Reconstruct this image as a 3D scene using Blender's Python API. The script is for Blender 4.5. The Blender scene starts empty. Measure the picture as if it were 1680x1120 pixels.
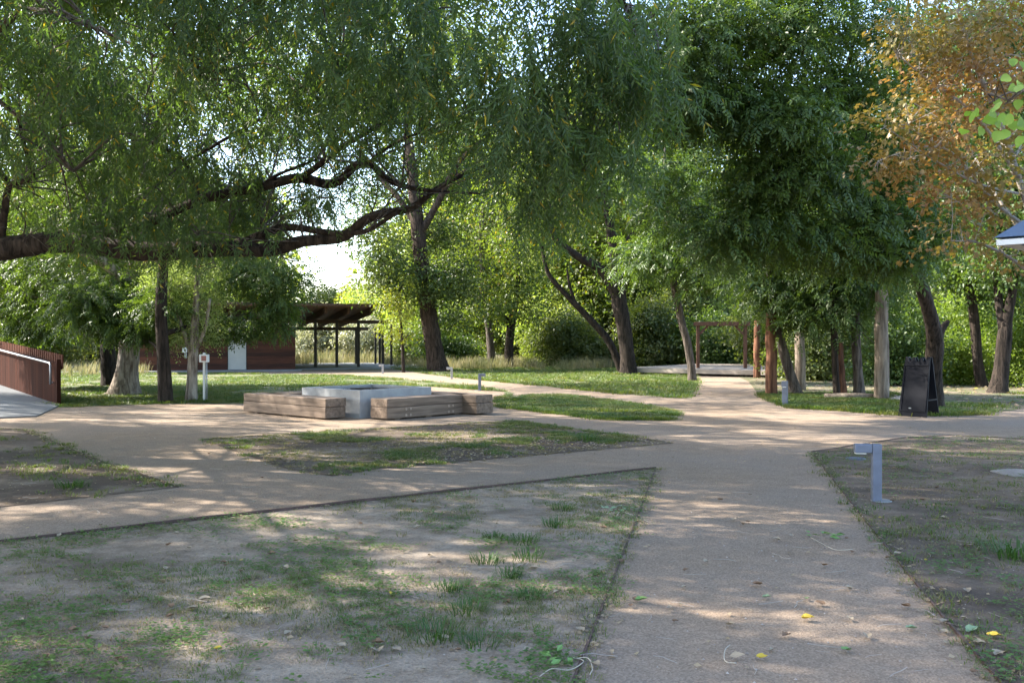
import bpy, math, random
import numpy as np
from mathutils import Vector, Matrix

R = math.radians
rnd = random.Random(7)
rng = np.random.default_rng(7)
F, CX, HY, EYE = 1540.0, 840.0, 555.0, 1.6      # lens and horizon measured on the 1680x1120 photograph
scene = bpy.context.scene
COL = scene.collection

def P(px, py, z=0.0):                            # a point of the ground (or a level z) from where it shows
    d = F * (EYE - z) / (py - HY)
    return ((px - CX) / F * d, d)

def W(px, py, d):                                # a point at depth d
    return Vector(((px - CX) / F * d, d, EYE + (HY - py) / F * d))

# ------------------------------------------------------------------ objects
def tag(o, label=None, cat=None, group=None, kind=None):
    if label: o['label'] = label
    if cat: o['category'] = cat
    if group: o['group'] = group
    if kind: o['kind'] = kind
    return o

def thing(name, label, cat, loc=(0, 0, 0), rz=0.0, group=None):
    o = bpy.data.objects.new(name, None)
    o.empty_display_size = 0.2
    COL.objects.link(o)
    o.location = loc; o.rotation_euler = (0, 0, rz)
    return tag(o, label, cat, group)

def link(name, me, m=None, parent=None):
    o = bpy.data.objects.new(name, me)
    COL.objects.link(o)
    if m is not None and not me.materials: me.materials.append(m)
    if parent is not None: o.parent = parent
    return o

def copy_tree(root, loc, rz, scale=1.0, label=None):
    r = root.copy(); COL.objects.link(r)
    r.location = loc; r.rotation_euler = (0, 0, rz); r.scale = (scale,) * 3
    if label: r['label'] = label
    for ch in root.children:
        c = ch.copy(); COL.objects.link(c); c.parent = r
        for g in ch.children:
            e = g.copy(); COL.objects.link(e); e.parent = c
    return r

class MB:
    def __init__(s): s.v = []; s.f = []
    def add(s, vs, fs):
        b = len(s.v); s.v += [tuple(v) for v in vs]; s.f += [tuple(i + b for i in f) for f in fs]; return s
    def box(s, c, size, rz=0.0, M=None):
        hx, hy, hz = size[0] / 2, size[1] / 2, size[2] / 2
        T = Matrix.Translation(c) @ Matrix.Rotation(rz, 4, 'Z') if M is None else M
        vs = [T @ Vector((x * hx, y * hy, z * hz)) for z in (-1, 1) for y in (-1, 1) for x in (-1, 1)]
        return s.add(vs, [(0, 2, 3, 1), (4, 5, 7, 6), (0, 1, 5, 4), (2, 6, 7, 3), (0, 4, 6, 2), (1, 3, 7, 5)])
    def beam(s, a, b, w, h):                     # square bar from a to b
        a, b = Vector(a), Vector(b); d = (b - a)
        M = Matrix.Translation((a + b) / 2) @ d.to_track_quat('X', 'Z').to_matrix().to_4x4()
        return s.box((0, 0, 0), (d.length, w, h), M=M)
    def tube(s, pts, rad, n=8, rough=0.0, cap=True, flut=0.0):
        pts = [Vector(p) for p in pts]; vs = []; fs = []
        up = Vector((0.13, 0.97, 0.2)); ph = rnd.uniform(0, 6.28); k = rnd.choice((3, 4, 5))
        for i, p in enumerate(pts):
            t = (pts[min(i + 1, len(pts) - 1)] - pts[max(i - 1, 0)])
            t = t.normalized() if t.length > 1e-6 else Vector((0, 0, 1))
            a = t.cross(up)
            if a.length < 1e-3: a = t.cross(Vector((1, 0, 0)))
            a.normalize(); b = t.cross(a)
            for j in range(n):
                th = 2 * math.pi * j / n
                r = rad[i] * (1 + rough * rnd.uniform(-1, 1) + flut * math.sin(k * th + ph))
                vs.append(p + (a * math.cos(th) + b * math.sin(th)) * r)
        m = len(pts)
        for i in range(m - 1):
            for j in range(n):
                j2 = (j + 1) % n
                fs.append((i * n + j, i * n + j2, (i + 1) * n + j2, (i + 1) * n + j))
        if cap: fs += [tuple(range(n - 1, -1, -1)), tuple((m - 1) * n + j for j in range(n))]
        return s.add(vs, fs)
    def prism(s, poly, z0, z1):
        n = len(poly)
        vs = [(x, y, z0) for x, y in poly] + [(x, y, z1) for x, y in poly]
        return s.add(vs, [tuple(range(n - 1, -1, -1)), tuple(range(n, 2 * n))] +
                     [(i, (i + 1) % n, n + (i + 1) % n, n + i) for i in range(n)])
    def cyl(s, c, r, h, n=16):
        poly = [(c[0] + r * math.cos(6.28318 * i / n), c[1] + r * math.sin(6.28318 * i / n)) for i in range(n)]
        return s.prism(poly, c[2], c[2] + h)
    def build(s, name, m, parent=None, smooth=False, bevel=0.0, seg=2):
        me = bpy.data.meshes.new(name)
        me.from_pydata(s.v, [], s.f); me.update()
        if smooth: me.polygons.foreach_set('use_smooth', [True] * len(me.polygons))
        o = link(name, me, m, parent)
        if bevel:
            b = o.modifiers.new('bevel', 'BEVEL'); b.width = bevel; b.segments = seg; b.limit_method = 'ANGLE'
        return o

def np_mesh(name, V, T, smooth=False):           # big triangle meshes
    me = bpy.data.meshes.new(name)
    me.vertices.add(len(V)); me.vertices.foreach_set('co', np.ascontiguousarray(V, dtype=np.float32).ravel())
    n = len(T)
    me.loops.add(n * 3); me.loops.foreach_set('vertex_index', np.ascontiguousarray(T, dtype=np.int32).ravel())
    me.polygons.add(n); me.polygons.foreach_set('loop_start', np.arange(0, n * 3, 3, dtype=np.int32))
    me.update(calc_edges=True)
    if smooth: me.polygons.foreach_set('use_smooth', np.ones(n, dtype=bool))
    return me

def unit(a): return a / np.maximum(np.linalg.norm(a, axis=-1, keepdims=True), 1e-9)

def scatter(tmpls, pos, fwd, up, s):             # copies of small leaf templates joined into one triangle soup
    pos = np.asarray(pos, float); y = unit(np.asarray(fwd, float))
    x = unit(np.cross(y, np.asarray(up, float))); z = np.cross(x, y)
    Rm = np.stack([x, y, z], axis=-1); s = np.broadcast_to(np.asarray(s, float), (len(pos),))
    Vs, Ts, off = [], [], 0
    which = rng.integers(0, len(tmpls), len(pos))
    for k, (tv, tf) in enumerate(tmpls):
        m = which == k
        if not m.any(): continue
        V = np.einsum('nij,kj->nki', Rm[m], tv) * s[m][:, None, None] + pos[m][:, None, :]
        N, K = V.shape[:2]
        Ts.append((tf[None] + (np.arange(N) * K)[:, None, None]).reshape(-1, 3) + off)
        Vs.append(V.reshape(-1, 3)); off += N * K
    return np.concatenate(Vs), np.concatenate(Ts)

# ------------------------------------------------------------------ leaf templates (y = along the twig, z = leaf normal)
def leaf_pts(base, d, nrm, L, w, bend=0.12):
    d = np.array(d, float); d /= np.linalg.norm(d); nrm = np.array(nrm, float); sd = np.cross(d, nrm); sd /= np.linalg.norm(sd); nrm = np.cross(sd, d)
    b = np.array(base, float)
    v = [b, b + d * L * .42 + sd * w + nrm * L * .04, b + d * L - nrm * L * bend, b + d * L * .42 - sd * w + nrm * L * .04]
    return v, [(0, 1, 2), (0, 2, 3)]

def join_t(parts):
    V, T = [], []
    for v, t in parts:
        o = len(V); V += list(v); T += [tuple(i + o for i in f) for f in t]
    return np.array(V, float), np.array(T, int)

def stem_t(p, r):
    v = []; t = []
    for i, q in enumerate(p):
        q = np.array(q, float)
        v += [q + (r, 0, 0), q + (-r * .5, 0, r * .87), q + (-r * .5, 0, -r * .87)]
    for i in range(len(p) - 1):
        for j in range(3):
            a, b = i * 3 + j, i * 3 + (j + 1) % 3
            t += [(a, b, b + 3), (a, b + 3, a + 3)]
    return v, t

def t_ash(seed, n=4, L=.085, w=.017):            # pinnate spray, about 0.28 long
    r = random.Random(seed); parts = []
    for i in range(n):
        y = .05 + .055 * i; z = -.25 * (y ** 2)
        for sg in (-1, 1):
            parts.append(leaf_pts((0, y, z), (sg * 1.0, .75 + r.uniform(-.2, .2), -.35 + r.uniform(-.25, .2)), (r.uniform(-.4, .4), r.uniform(-.3, .3), 1), L * r.uniform(.8, 1.15), w * r.uniform(.9, 1.2)))
    parts.append(leaf_pts((0, .05 + .055 * n, -.02), (0, 1, -.4), (0, .3, 1), L * 1.1, w))
    return join_t(parts)

def t_twig(seed, n=9, L=.07, w=.024, spread=.16):  # a leafy twig with simple leaves
    r = random.Random(seed); parts = []
    for i in range(n):
        y = r.uniform(-.02, .30); a = r.uniform(0, 6.28)
        p = (math.cos(a) * spread * r.random(), y, math.sin(a) * spread * r.random() * .7)
        d = (math.cos(a), r.uniform(.0, 1.0), r.uniform(-.9, .25))
        parts.append(leaf_pts(p, d, (r.uniform(-.7, .7), r.uniform(-.7, .7), 1), L * r.uniform(.7, 1.2), w * r.uniform(.8, 1.2)))
    return join_t(parts)

def t_strand(seed, n=23, length=.62):            # hanging willow shoot; y runs down the shoot
    r = random.Random(seed); parts = []
    bx, bz = r.uniform(-.18, .18), r.uniform(-.18, .18)
    path = lambda t: (bx * t * t + .02 * math.sin(5 * t), length * t, bz * t * t)
    parts.append(stem_t([path(k / 5) for k in range(6)], .0022))
    for i in range(n):
        t = .06 + .94 * i / n; p = path(t); a = i * 2.4 + r.uniform(-.6, .6); L = r.uniform(.085, .145) * (1.05 - .25 * t)
        parts.append(leaf_pts(p, (math.cos(a) * .75, r.uniform(.55, 1.3), math.sin(a) * .75), (math.cos(a + 1.6) + r.uniform(-.5, .5), -.4, math.sin(a + 1.6) + r.uniform(-.5, .5)), L, L * .085 + .0015, bend=r.uniform(0, .25)))
    return join_t(parts)

def t_maple(seed, n=6):
    r = random.Random(seed); parts = []
    for i in range(n):
        c = np.array((r.uniform(-.13, .13), r.uniform(0, .24), r.uniform(-.04, .04))); yaw = r.uniform(-2.2, 2.2); S = r.uniform(.03, .05)
        tx = r.uniform(-.6, .6); ty = r.uniform(-.7, .2)
        ang = [-90, -40, -15, 20, 52, 78, 90, 102, 128, 160, 195, 220]; rad = [.3, .45, .9, .45, 1.0, .5, 1.15, .5, 1.0, .45, .9, .45]
        v = [c]
        for a, q in zip(ang, rad):
            th = math.radians(a) + yaw; x, y = math.cos(th) * q * S, math.sin(th) * q * S
            v.append(c + np.array((x, y, tx * x + ty * y - abs(x) * .25)))
        parts.append((v, [(0, k, k % 12 + 1) for k in range(1, 13)]))
    return join_t(parts)

def t_tuft(seed, n=12, h=.07, spread=.05, w=.0028, lean=.7):  # z up (fwd is laid out below), a grass tuft standing on z=0
    r = random.Random(seed); V = []; T = []
    for i in range(n):
        a = r.uniform(0, 6.28); q = spread * r.random() ** .6; bx, by = math.cos(a) * q, math.sin(a) * q
        H = h * r.uniform(.55, 1.2); l = lean * r.uniform(.2, 1) * H; a2 = a + r.uniform(-.8, .8)
        dx, dy = math.cos(a2), math.sin(a2); sx, sy = -dy * w, dx * w; o = len(V)
        V += [(bx + sx, by + sy, -.004), (bx - sx, by - sy, -.004), (bx + dx * l * .35 + sx * .8, by + dy * l * .35 + sy * .8, H * .6), (bx + dx * l * .35 - sx * .8, by + dy * l * .35 - sy * .8, H * .6), (bx + dx * l, by + dy * l, H * (1 - .25 * lean))]
        T += [(o, o + 1, o + 3), (o, o + 3, o + 2), (o + 2, o + 3, o + 4)]
    return np.array(V, float), np.array(T, int)

def t_weed(seed, n=8, h=.025, s=.012):           # low round-leaved weed
    r = random.Random(seed); parts = []
    for i in range(n):
        a = r.uniform(0, 6.28); q = r.uniform(.005, .045)
        parts.append(leaf_pts((math.cos(a) * q, math.sin(a) * q, h * r.uniform(.3, 1)), (math.cos(a), math.sin(a), .2), (r.uniform(-.3, .3), r.uniform(-.3, .3), 1), s * r.uniform(1.2, 2.4), s * r.uniform(.5, .9)))
    return join_t(parts)

def t_heart(seed, n=3):
    r = random.Random(seed); parts = []
    for i in range(n):
        y0 = .03 + .05 * i; sg = 1 if i % 2 else -1; c = np.array((sg * .03, y0, -.03)); S = r.uniform(.022, .03); yaw = r.uniform(-.7, .7) - sg * .6; tl = r.uniform(.6, 1.3)
        pts = [(0, 0), (.75, .05), (1.0, .5), (.8, 1.0), (.35, 1.6), (0, 2.0), (-.35, 1.6), (-.8, 1.0), (-1.0, .5), (-.75, .05)]
        v = []
        for (x, y) in pts + [(0, .8)]:
            x, y = x * S, y * S; z = -abs(x) * .3 if y > 0 else 0; X = x * math.cos(yaw) - y * math.sin(yaw); Y = x * math.sin(yaw) + y * math.cos(yaw)
            v.append(c + np.array((X, Y * math.cos(tl) , -Y * math.sin(tl) + z)))
        parts.append((v, [(k, (k + 1) % 10, 10) for k in range(10)]))
        parts.append(stem_t([(0, y0 - .02, 0), tuple(c)], .001))
    return join_t(parts)
HEART = [t_heart(i) for i in range(5)]
ASH = [t_ash(i) for i in range(5)]
TWIG = [t_twig(i) for i in range(5)]
COTTON = [t_twig(20 + i, 8, .075, .034, .15) for i in range(5)]
SMALL = [t_twig(40 + i, 12, .04, .013, .10) for i in range(4)]
STRAND = [t_strand(i) for i in range(6)]
MAPLE = [t_maple(i) for i in range(5)]

# ------------------------------------------------------------------ numpy value noise (for where grass grows)
_tab = rng.random((64, 64))
def vnoise(x, y):
    xi, yi = np.floor(x).astype(int), np.floor(y).astype(int); fx, fy = x - xi, y - yi
    fx, fy = fx * fx * (3 - 2 * fx), fy * fy * (3 - 2 * fy); g = lambda a, b: _tab[a % 64, b % 64]
    return (g(xi, yi) * (1 - fx) + g(xi + 1, yi) * fx) * (1 - fy) + (g(xi, yi + 1) * (1 - fx) + g(xi + 1, yi + 1) * fx) * fy
def fbm(x, y): return .55 * vnoise(x, y) + .3 * vnoise(x * 2.3 + 9, y * 2.3 + 4) + .15 * vnoise(x * 5.1 + 3, y * 5.1)
def inside(x, y, poly):
    c = np.zeros(len(x), bool); n = len(poly)
    for i in range(n):
        (x1, y1), (x2, y2) = poly[i], poly[(i + 1) % n]
        if y1 == y2: continue
        c ^= ((y1 > y) != (y2 > y)) & (x < (x2 - x1) * (y - y1) / (y2 - y1) + x1)
    return c

# ------------------------------------------------------------------ materials
class NT:
    def __init__(s, name):
        s.m = bpy.data.materials.new(name); s.m.use_nodes = True; s.t = s.m.node_tree; s.t.nodes.clear()
        s.out = s.n('ShaderNodeOutputMaterial')
    def n(s, kind, **kw):
        nd = s.t.nodes.new(kind)
        for k, v in kw.items(): setattr(nd, k, v)
        return nd
    def l(s, a, b): s.t.links.new(a, b); return s
    def set(s, sock, v):
        if hasattr(v, 'is_linked') or hasattr(v, 'links'): s.t.links.new(v, sock)
        else: sock.default_value = (*v, 1) if isinstance(v, tuple) and len(v) == 3 and sock.type == 'RGBA' else v
    def coord(s, scale=(1, 1, 1), kind='Object'):
        tc = s.n('ShaderNodeTexCoord'); mp = s.n('ShaderNodeMapping'); s.l(tc.outputs[kind], mp.inputs[0]); mp.inputs['Scale'].default_value = scale
        return mp.outputs[0]
    def noise(s, vec, scale, detail=4, rough=.6, dist=0):
        t = s.n('ShaderNodeTexNoise'); s.l(vec, t.inputs['Vector']); t.inputs['Scale'].default_value = scale; t.inputs['Detail'].default_value = detail
        t.inputs['Roughness'].default_value = rough; t.inputs['Distortion'].default_value = dist; return t.outputs[0]
    def voro(s, vec, scale):
        t = s.n('ShaderNodeTexVoronoi'); s.l(vec, t.inputs['Vector']); t.inputs['Scale'].default_value = scale; return t
    def ramp(s, fac, stops):
        r = s.n('ShaderNodeValToRGB'); s.l(fac, r.inputs[0]); e = r.color_ramp.elements
        while len(e) < len(stops): e.new(.5)
        for i, (p, c) in enumerate(stops):
            e[i].position = p; e[i].color = (*c, 1) if isinstance(c, tuple) else (c, c, c, 1)
        return r.outputs[0]
    def mix(s, fac, a, b, blend='MIX'):
        x = s.n('ShaderNodeMix', data_type='RGBA', blend_type=blend)
        s.set(x.inputs[0], fac); s.set(x.inputs[6], a); s.set(x.inputs[7], b); return x.outputs[2]
    def bump(s, h, strength=.5, dist=.02):
        b = s.n('ShaderNodeBump'); b.inputs['Strength'].default_value = strength; b.inputs['Distance'].default_value = dist; s.l(h, b.inputs['Height']); return b.outputs[0]
    def bsdf(s, col, rough=.7, normal=None, metal=0.0, spec=.5):
        b = s.n('ShaderNodeBsdfPrincipled'); s.set(b.inputs['Base Color'], col); s.set(b.inputs['Roughness'], rough); b.inputs['Metallic'].default_value = metal
        b.inputs['Specular IOR Level'].default_value = spec
        if normal is not None: s.l(normal, b.inputs['Normal'])
        return b.outputs[0]
    def done(s, sh): s.l(sh, s.out.inputs[0]); return s.m

def m_leaf(name, c1, c2, c3, trans=.4, odd=None, tint=(1.5, 1.6, .5), rough=.42, c3s=.9):
    k = NT(name)
    geo = k.n('ShaderNodeNewGeometry'); isl = geo.outputs['Random Per Island']
    col = k.mix(isl, c1, c2)
    cl = k.ramp(k.noise(k.coord(), c3s, 2), [(.42, 0.0), (.66, 1.0)])
    col = k.mix(cl, col, c3)
    if odd: col = k.mix(k.ramp(isl, [(.975, 0.0), (.985, 1.0)]), col, odd)
    tcol = k.mix(1.0, col, tint, 'MULTIPLY')
    a = k.bsdf(col, rough, spec=.4)
    t = k.n('ShaderNodeBsdfTranslucent'); k.l(tcol, t.inputs[0])
    mx = k.n('ShaderNodeMixShader'); mx.inputs[0].default_value = trans; k.l(a, mx.inputs[1]); k.l(t.outputs[0], mx.inputs[2])
    return k.done(mx.outputs[0])

def m_bark(name, c1, c2, sc=1.0, st=1.0):
    k = NT(name); v = k.coord((14 * sc, 14 * sc, 2.2 * sc))
    n1 = k.noise(v, 1.0, 6, .65, .6); n2 = k.noise(k.coord(), 1.3, 3)
    col = k.mix(n2, k.ramp(n1, [(.35, c1), (.62, c2)]), k.ramp(n1, [(.4, tuple(x * .75 for x in c1)), (.7, tuple(x * .9 for x in c2))]))
    return k.done(k.bsdf(col, .9, k.bump(n1, st, .05), spec=.2))

def m_wood(name, c1, c2, axis='x', sc=1.0, rough=.75, plank=0.0, spec=.3):
    k = NT(name); s = {'x': (1.2, 16, 16), 'y': (16, 1.2, 16), 'z': (16, 16, 1.2)}[axis]
    v = k.coord(tuple(q * sc for q in s)); n1 = k.noise(v, 1.0, 5, .6, .4); n2 = k.noise(k.coord(), 1.7, 3)
    col = k.mix(n2, k.ramp(n1, [(.3, c1), (.7, c2)]), k.ramp(n1, [(.3, tuple(q * .7 for q in c1)), (.7, c2)]))
    h = n1
    if plank:
        sx = k.n('ShaderNodeSeparateXYZ'); k.l(k.coord((1, 1, 1 / plank)), sx.inputs[0])
        fl = k.n('ShaderNodeMath', operation='FLOOR'); k.l(sx.outputs[2], fl.inputs[0])
        fr = k.n('ShaderNodeMath', operation='FRACT'); k.l(sx.outputs[2], fr.inputs[0])
        wn = k.n('ShaderNodeTexWhiteNoise', noise_dimensions='1D'); k.l(fl.outputs[0], wn.inputs['W'])
        col = k.mix(.75, col, k.ramp(wn.outputs[0], [(0, (.45, .4, .4)), (1, (1.35, 1.15, 1.0))]), 'MULTIPLY')
        h = k.ramp(fr.outputs[0], [(0, 0.0), (.08, 1.0), (.94, 1.0), (1, 0.0)])
    return k.done(k.bsdf(col, rough, k.bump(h, .5, .01), spec=spec))

def m_plain(name, c, rough=.5, metal=0.0, var=.15, sc=6.0, spec=.5):
    k = NT(name); n1 = k.noise(k.coord(), sc, 5)
    col = k.ramp(n1, [(.3, tuple(x * (1 - var) for x in c)), (.7, tuple(min(1, x * (1 + var)) for x in c))])
    return k.done(k.bsdf(col, rough, k.bump(n1, .12, .01), metal, spec))

def m_gravel():
    k = NT('gravel'); v = k.coord(); big = k.noise(v, .35, 4); mid = k.noise(v, 3.5, 6, .7)
    vo = k.voro(v, 95); sp = k.ramp(k.n and vo.outputs['Color'], [(.0, (.60, .55, .52)), (1, (1.35, 1.28, 1.22))])
    col = k.ramp(mid, [(.3, (.218, .166, .120)), (.72, (.325, .252, .182))])
    col = k.mix(k.ramp(big, [(.36, 0.0), (.62, 1.0)]), col, (.255, .21, .168))
    col = k.mix(.8, col, sp, 'MULTIPLY')
    deb = k.ramp(k.noise(v, 26, 3, .5), [(.68, 0.0), (.74, .7)])
    col = k.mix(deb, col, (.10, .07, .05))
    return k.done(k.bsdf(col, .95, k.bump(vo.outputs['Distance'], .5, .012), spec=.15))

def m_dirt(name, green=.25, dark=.3, base=((.20, .155, .115), (.37, .305, .235))):
    k = NT(name); v = k.coord(); a = k.noise(v, .55, 5, .65); b = k.noise(v, 5, 6, .7); fine = k.noise(v, 60, 3)
    col = k.ramp(b, [(.3, base[0]), (.7, base[1])])
    col = k.mix(k.ramp(a, [(.55 - .25 * dark, 0.0), (.78 - .25 * dark, 1.0)]), col, (.095, .072, .055))
    g = k.ramp(k.noise(v, 1.6, 6, .75), [(.66 - green * .5, 0.0), (.80 - green * .4, 1.0)])
    col = k.mix(g, col, k.mix(b, (.05, .085, .025), (.115, .15, .05)))
    col = k.mix(.55, col, k.ramp(fine, [(.3, .6), (.7, 1.3)]), 'MULTIPLY')
    deb = k.ramp(k.voro(v, 42).outputs['Distance'], [(.10, .55), (.2, 0.0)])
    col = k.mix(deb, col, (.16, .12, .08))
    return k.done(k.bsdf(col, .95, k.bump(k.mix(.35, b, fine), .9, .05), spec=.15))

M = {}
M['gravel'] = m_gravel()
M['dirt'] = m_dirt('dry_dirt', .02, .18)
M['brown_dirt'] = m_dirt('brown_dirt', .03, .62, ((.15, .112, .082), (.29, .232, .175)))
M['mulch'] = m_dirt('mulchy_dirt', .05, 1.05)
M['turf'] = m_dirt('turf', .6, .45)
M['forest'] = m_dirt('forest_floor', .45, .6, ((.13, .10, .075), (.30, .24, .18)))
M['concrete'] = m_plain('concrete', (.32, .325, .335), .85, var=.2, sc=3.5, spec=.3)
M['pale_concrete'] = m_plain('pale_concrete', (.23, .235, .235), .9, var=.15, sc=2.5, spec=.2)
M['bench'] = m_wood('weathered_timber', (.115, .083, .062), (.245, .18, .135), 'x', 1.0)
M['cedar'] = m_wood('dark_cedar_boards', (.042, .016, .009), (.105, .038, .020), 'x', .8, .6, plank=.18)
M['brown'] = m_wood('brown_beam', (.055, .033, .022), (.11, .066, .042), 'y', .6)
M['soffit'] = m_wood('roof_soffit', (.16, .10, .065), (.26, .17, .11), 'y', .6)
M['post'] = m_plain('dark_post', (.035, .028, .024), .6)
M['door'] = m_plain('door_paint', (.50, .49, .45), .55, var=.06, sc=2)
M['black'] = m_plain('black_plastic', (.007, .008, .013), .6, var=.06, sc=5, spec=.15)
M['dark_metal'] = m_plain('dark_metal', (.03, .03, .03), .4, .6)
M['steel'] = m_plain('grey_painted_steel', (.155, .175, .235), .4, .35, var=.12, sc=9)
M['galv'] = m_plain('galvanised', (.38, .395, .42), .4, .5, var=.1)
M['white'] = m_plain('white_paint', (.75, .75, .73), .5, var=.06)
M['redbrown'] = m_plain('redbrown_display', (.22, .06, .05), .3, var=.2)
M['ramp'] = m_plain('ramp_concrete', (.14, .145, .15), .9, var=.15, sc=2.5, spec=.1)
M['corten'] = m_wood('rusty_steel', (.024, .010, .0075), (.052, .019, .012), 'z', .25, .95, spec=.04)
M['redwood'] = m_wood('redwood_slat', (.048, .020, .014), (.11, .043, .027), 'z', .7, .9, spec=.06)
M['pergola'] = m_wood('stained_timber', (.085, .040, .025), (.17, .082, .048), 'z', .8)
M['deck'] = m_wood('grey_deck', (.24, .205, .17), (.42, .36, .30), 'x', .7)
M['logred'] = m_bark('stripped_red_log', (.06, .026, .016), (.25, .12, .07), .6, .7)
M['loggrey'] = m_bark('stripped_grey_log', (.11, .085, .065), (.30, .245, .19), .6, .7)
M['edging'] = m_plain('rusted_edging', (.09, .055, .045), .8, .2, var=.3)
M['ash'] = m_plain('charcoal', (.03, .027, .025), .95, var=.7, sc=22)
M['roofblue'] = m_plain('blue_metal_roof', (.085, .13, .20), .5, .2, var=.1)
M['stone'] = m_plain('pale_stone', (.24, .22, .20), .9, var=.2, sc=4)
M['bolt'] = m_plain('bolt_cap', (.33, .25, .19), .7)
M['bark_dark'] = m_bark('dark_bark', (.012, .009, .007), (.060, .045, .035))
M['bark_brown'] = m_bark('brown_bark', (.022, .015, .011), (.095, .065, .047))
M['bark_willow'] = m_bark('willow_bark', (.014, .010, .008), (.085, .062, .048), .8, 1.0)
M['bark_pale'] = m_bark('pale_bark', (.12, .09, .07), (.46, .40, .33), .8)
M['bark_grey'] = m_bark('grey_bark', (.05, .04, .033), (.19, .155, .13))
M['twig_grey'] = m_plain('bleached_twig', (.33, .29, .25), .9)
M['willow_leaf'] = m_leaf('willow_leaf', (.052, .092, .036), (.105, .155, .064), (.095, .145, .042), .48, odd=(.38, .27, .03), tint=(1.5, 1.7, .5), rough=.42)
M['ash_leaf'] = m_leaf('ash_leaf', (.042, .085, .028), (.10, .155, .045), (.08, .13, .034), .45, tint=(1.6, 1.55, .45), rough=.42)
M['mid_leaf'] = m_leaf('mid_leaf', (.04, .075, .025), (.09, .13, .035), (.12, .15, .04), .45, c3s=.6)
M['cotton_leaf'] = m_leaf('cottonwood_leaf', (.06, .10, .027), (.125, .165, .04), (.13, .16, .035), .5, odd=(.32, .22, .02))
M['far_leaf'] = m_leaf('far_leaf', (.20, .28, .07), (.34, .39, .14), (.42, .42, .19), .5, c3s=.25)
M['shrub_leaf'] = m_leaf('shrub_leaf', (.06, .09, .028), (.13, .155, .05), (.14, .16, .055), .48, c3s=.5)
M['silver_leaf'] = m_leaf('silvery_shrub_leaf', (.27, .29, .19), (.42, .42, .31), (.35, .34, .22), .3, tint=(1.2, 1.25, .8))
M['lime_leaf'] = m_leaf('lime_leaf', (.10, .16, .025), (.17, .22, .04), (.14, .19, .03), .5)
M['pale_leaf'] = m_leaf('pale_poplar_leaf', (.22, .29, .11), (.34, .38, .18), (.26, .32, .11), .45, tint=(1.3, 1.4, .6))
M['maple_leaf'] = m_leaf('autumn_maple_leaf', (.23, .12, .045), (.32, .19, .07), (.20, .18, .05), .42, tint=(1.4, 1.2, .6), c3s=.55)
M['yellow_leaf'] = m_leaf('yellowing_leaf', (.14, .18, .03), (.28, .25, .035), (.16, .2, .03), .45)
M['fresh_leaf'] = m_leaf('fresh_leaf', (.17, .28, .06), (.24, .34, .09), (.2, .3, .07), .5)
M['grass'] = m_leaf('grass_blades', (.060, .115, .028), (.13, .18, .055), (.16, .165, .06), .4, c3s=1.3, tint=(1.3, 1.4, .5), rough=.5)
M['tuft'] = m_leaf('grass_tuft', (.035, .085, .022), (.075, .145, .04), (.06, .11, .03), .35, rough=.5)
M['weed'] = m_leaf('low_weeds', (.06, .13, .03), (.11, .20, .055), (.10, .15, .035), .35, rough=.5)
M['dry_grass'] = m_leaf('dry_grass', (.22, .20, .11), (.36, .32, .20), (.13, .16, .06), .4, tint=(1.2, 1.15, .8), rough=.6)
M['thatch'] = m_leaf('dry_thatch', (.17, .13, .08), (.33, .27, .17), (.16, .15, .07), .25, rough=.7)
M['litter'] = m_leaf('leaf_litter', (.20, .14, .085), (.40, .31, .20), (.26, .19, .11), .15, odd=(.40, .30, .03))
M['pebble'] = m_leaf('pebble', (.16, .13, .11), (.42, .37, .32), (.25, .21, .18), .0, rough=.9)
M['leaf_yellow'] = m_plain('fallen_yellow', (.52, .36, .03), .6)
M['leaf_green'] = m_plain('fallen_green', (.13, .24, .06), .6)
M['leaf_teal'] = m_plain('fallen_pale_green', (.20, .28, .15), .6)
M['leaf_tan'] = m_plain('fallen_tan', (.30, .24, .165), .8)
M['leaf_brown'] = m_plain('fallen_brown', (.17, .10, .055), .8)
M['straw'] = m_plain('pale_stem', (.38, .34, .27), .8)

# ------------------------------------------------------------------ setting
def sheet(name, poly, z, m, label, kind='structure', sub=0):
    me = bpy.data.meshes.new(name)
    me.from_pydata([(x, y, z) for x, y in poly], [], [tuple(range(len(poly)))]); me.update()
    o = link(name, me, m); return tag(o, label, None, None, kind)

def lerp(a, b, t): return tuple(a[i] + (b[i] - a[i]) * t for i in range(len(a)))

sheet('ground', [(-500, -60), (500, -60), (500, 900), (-500, 900)], 0.0, M['forest'], 'leaf strewn brown ground under the trees')
sheet('gravel_path', [(-30, -12), (30, -12), (30, 47), (-30, 47)], .006, M['gravel'], 'tan crushed gravel paths crossing the park')

a2, a3, a1 = P(1076, 770), P(0, 892), P(955, 1085)
L1 = [lerp(a2, a3, 2.4), a2, a1, lerp(a2, a1, 2.3), (-22, -8)]
L2 = [(-24, P(0, 704)[1] + .6), P(0, 704), P(42, 706), P(150, 752), P(292, 800), P(0, 833), lerp(P(292, 800), P(0, 833), 2.0)]
L3 = [P(330, 722), P(845, 691), P(925, 702), P(1095, 725), P(1102, 728), P(840, 751), P(620, 770), P(545, 782), P(470, 770)]
L4 = [P(1332, 742), P(1485, 719), P(1560, 715), P(1700, 722), (26, 15), (26, -8), (4.2, -8), lerp(P(1560, 1030), P(1640, 1120), 2.4), P(1640, 1120), P(1560, 1030), P(1440, 880), P(1365, 785)]
L5 = [P(815, 652), P(920, 648), P(1050, 665), P(1114, 677), P(1108, 690), P(1000, 690), P(900, 678), P(815, 668)]
L6 = [P(700, 614), P(770, 622), P(870, 632), P(1000, 645), P(1100, 653), P(1133, 654), P(1145, 630), P(1140, 616), (9, 50), (9, 62), (-9, 62), (-6.5, 50)]
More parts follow.
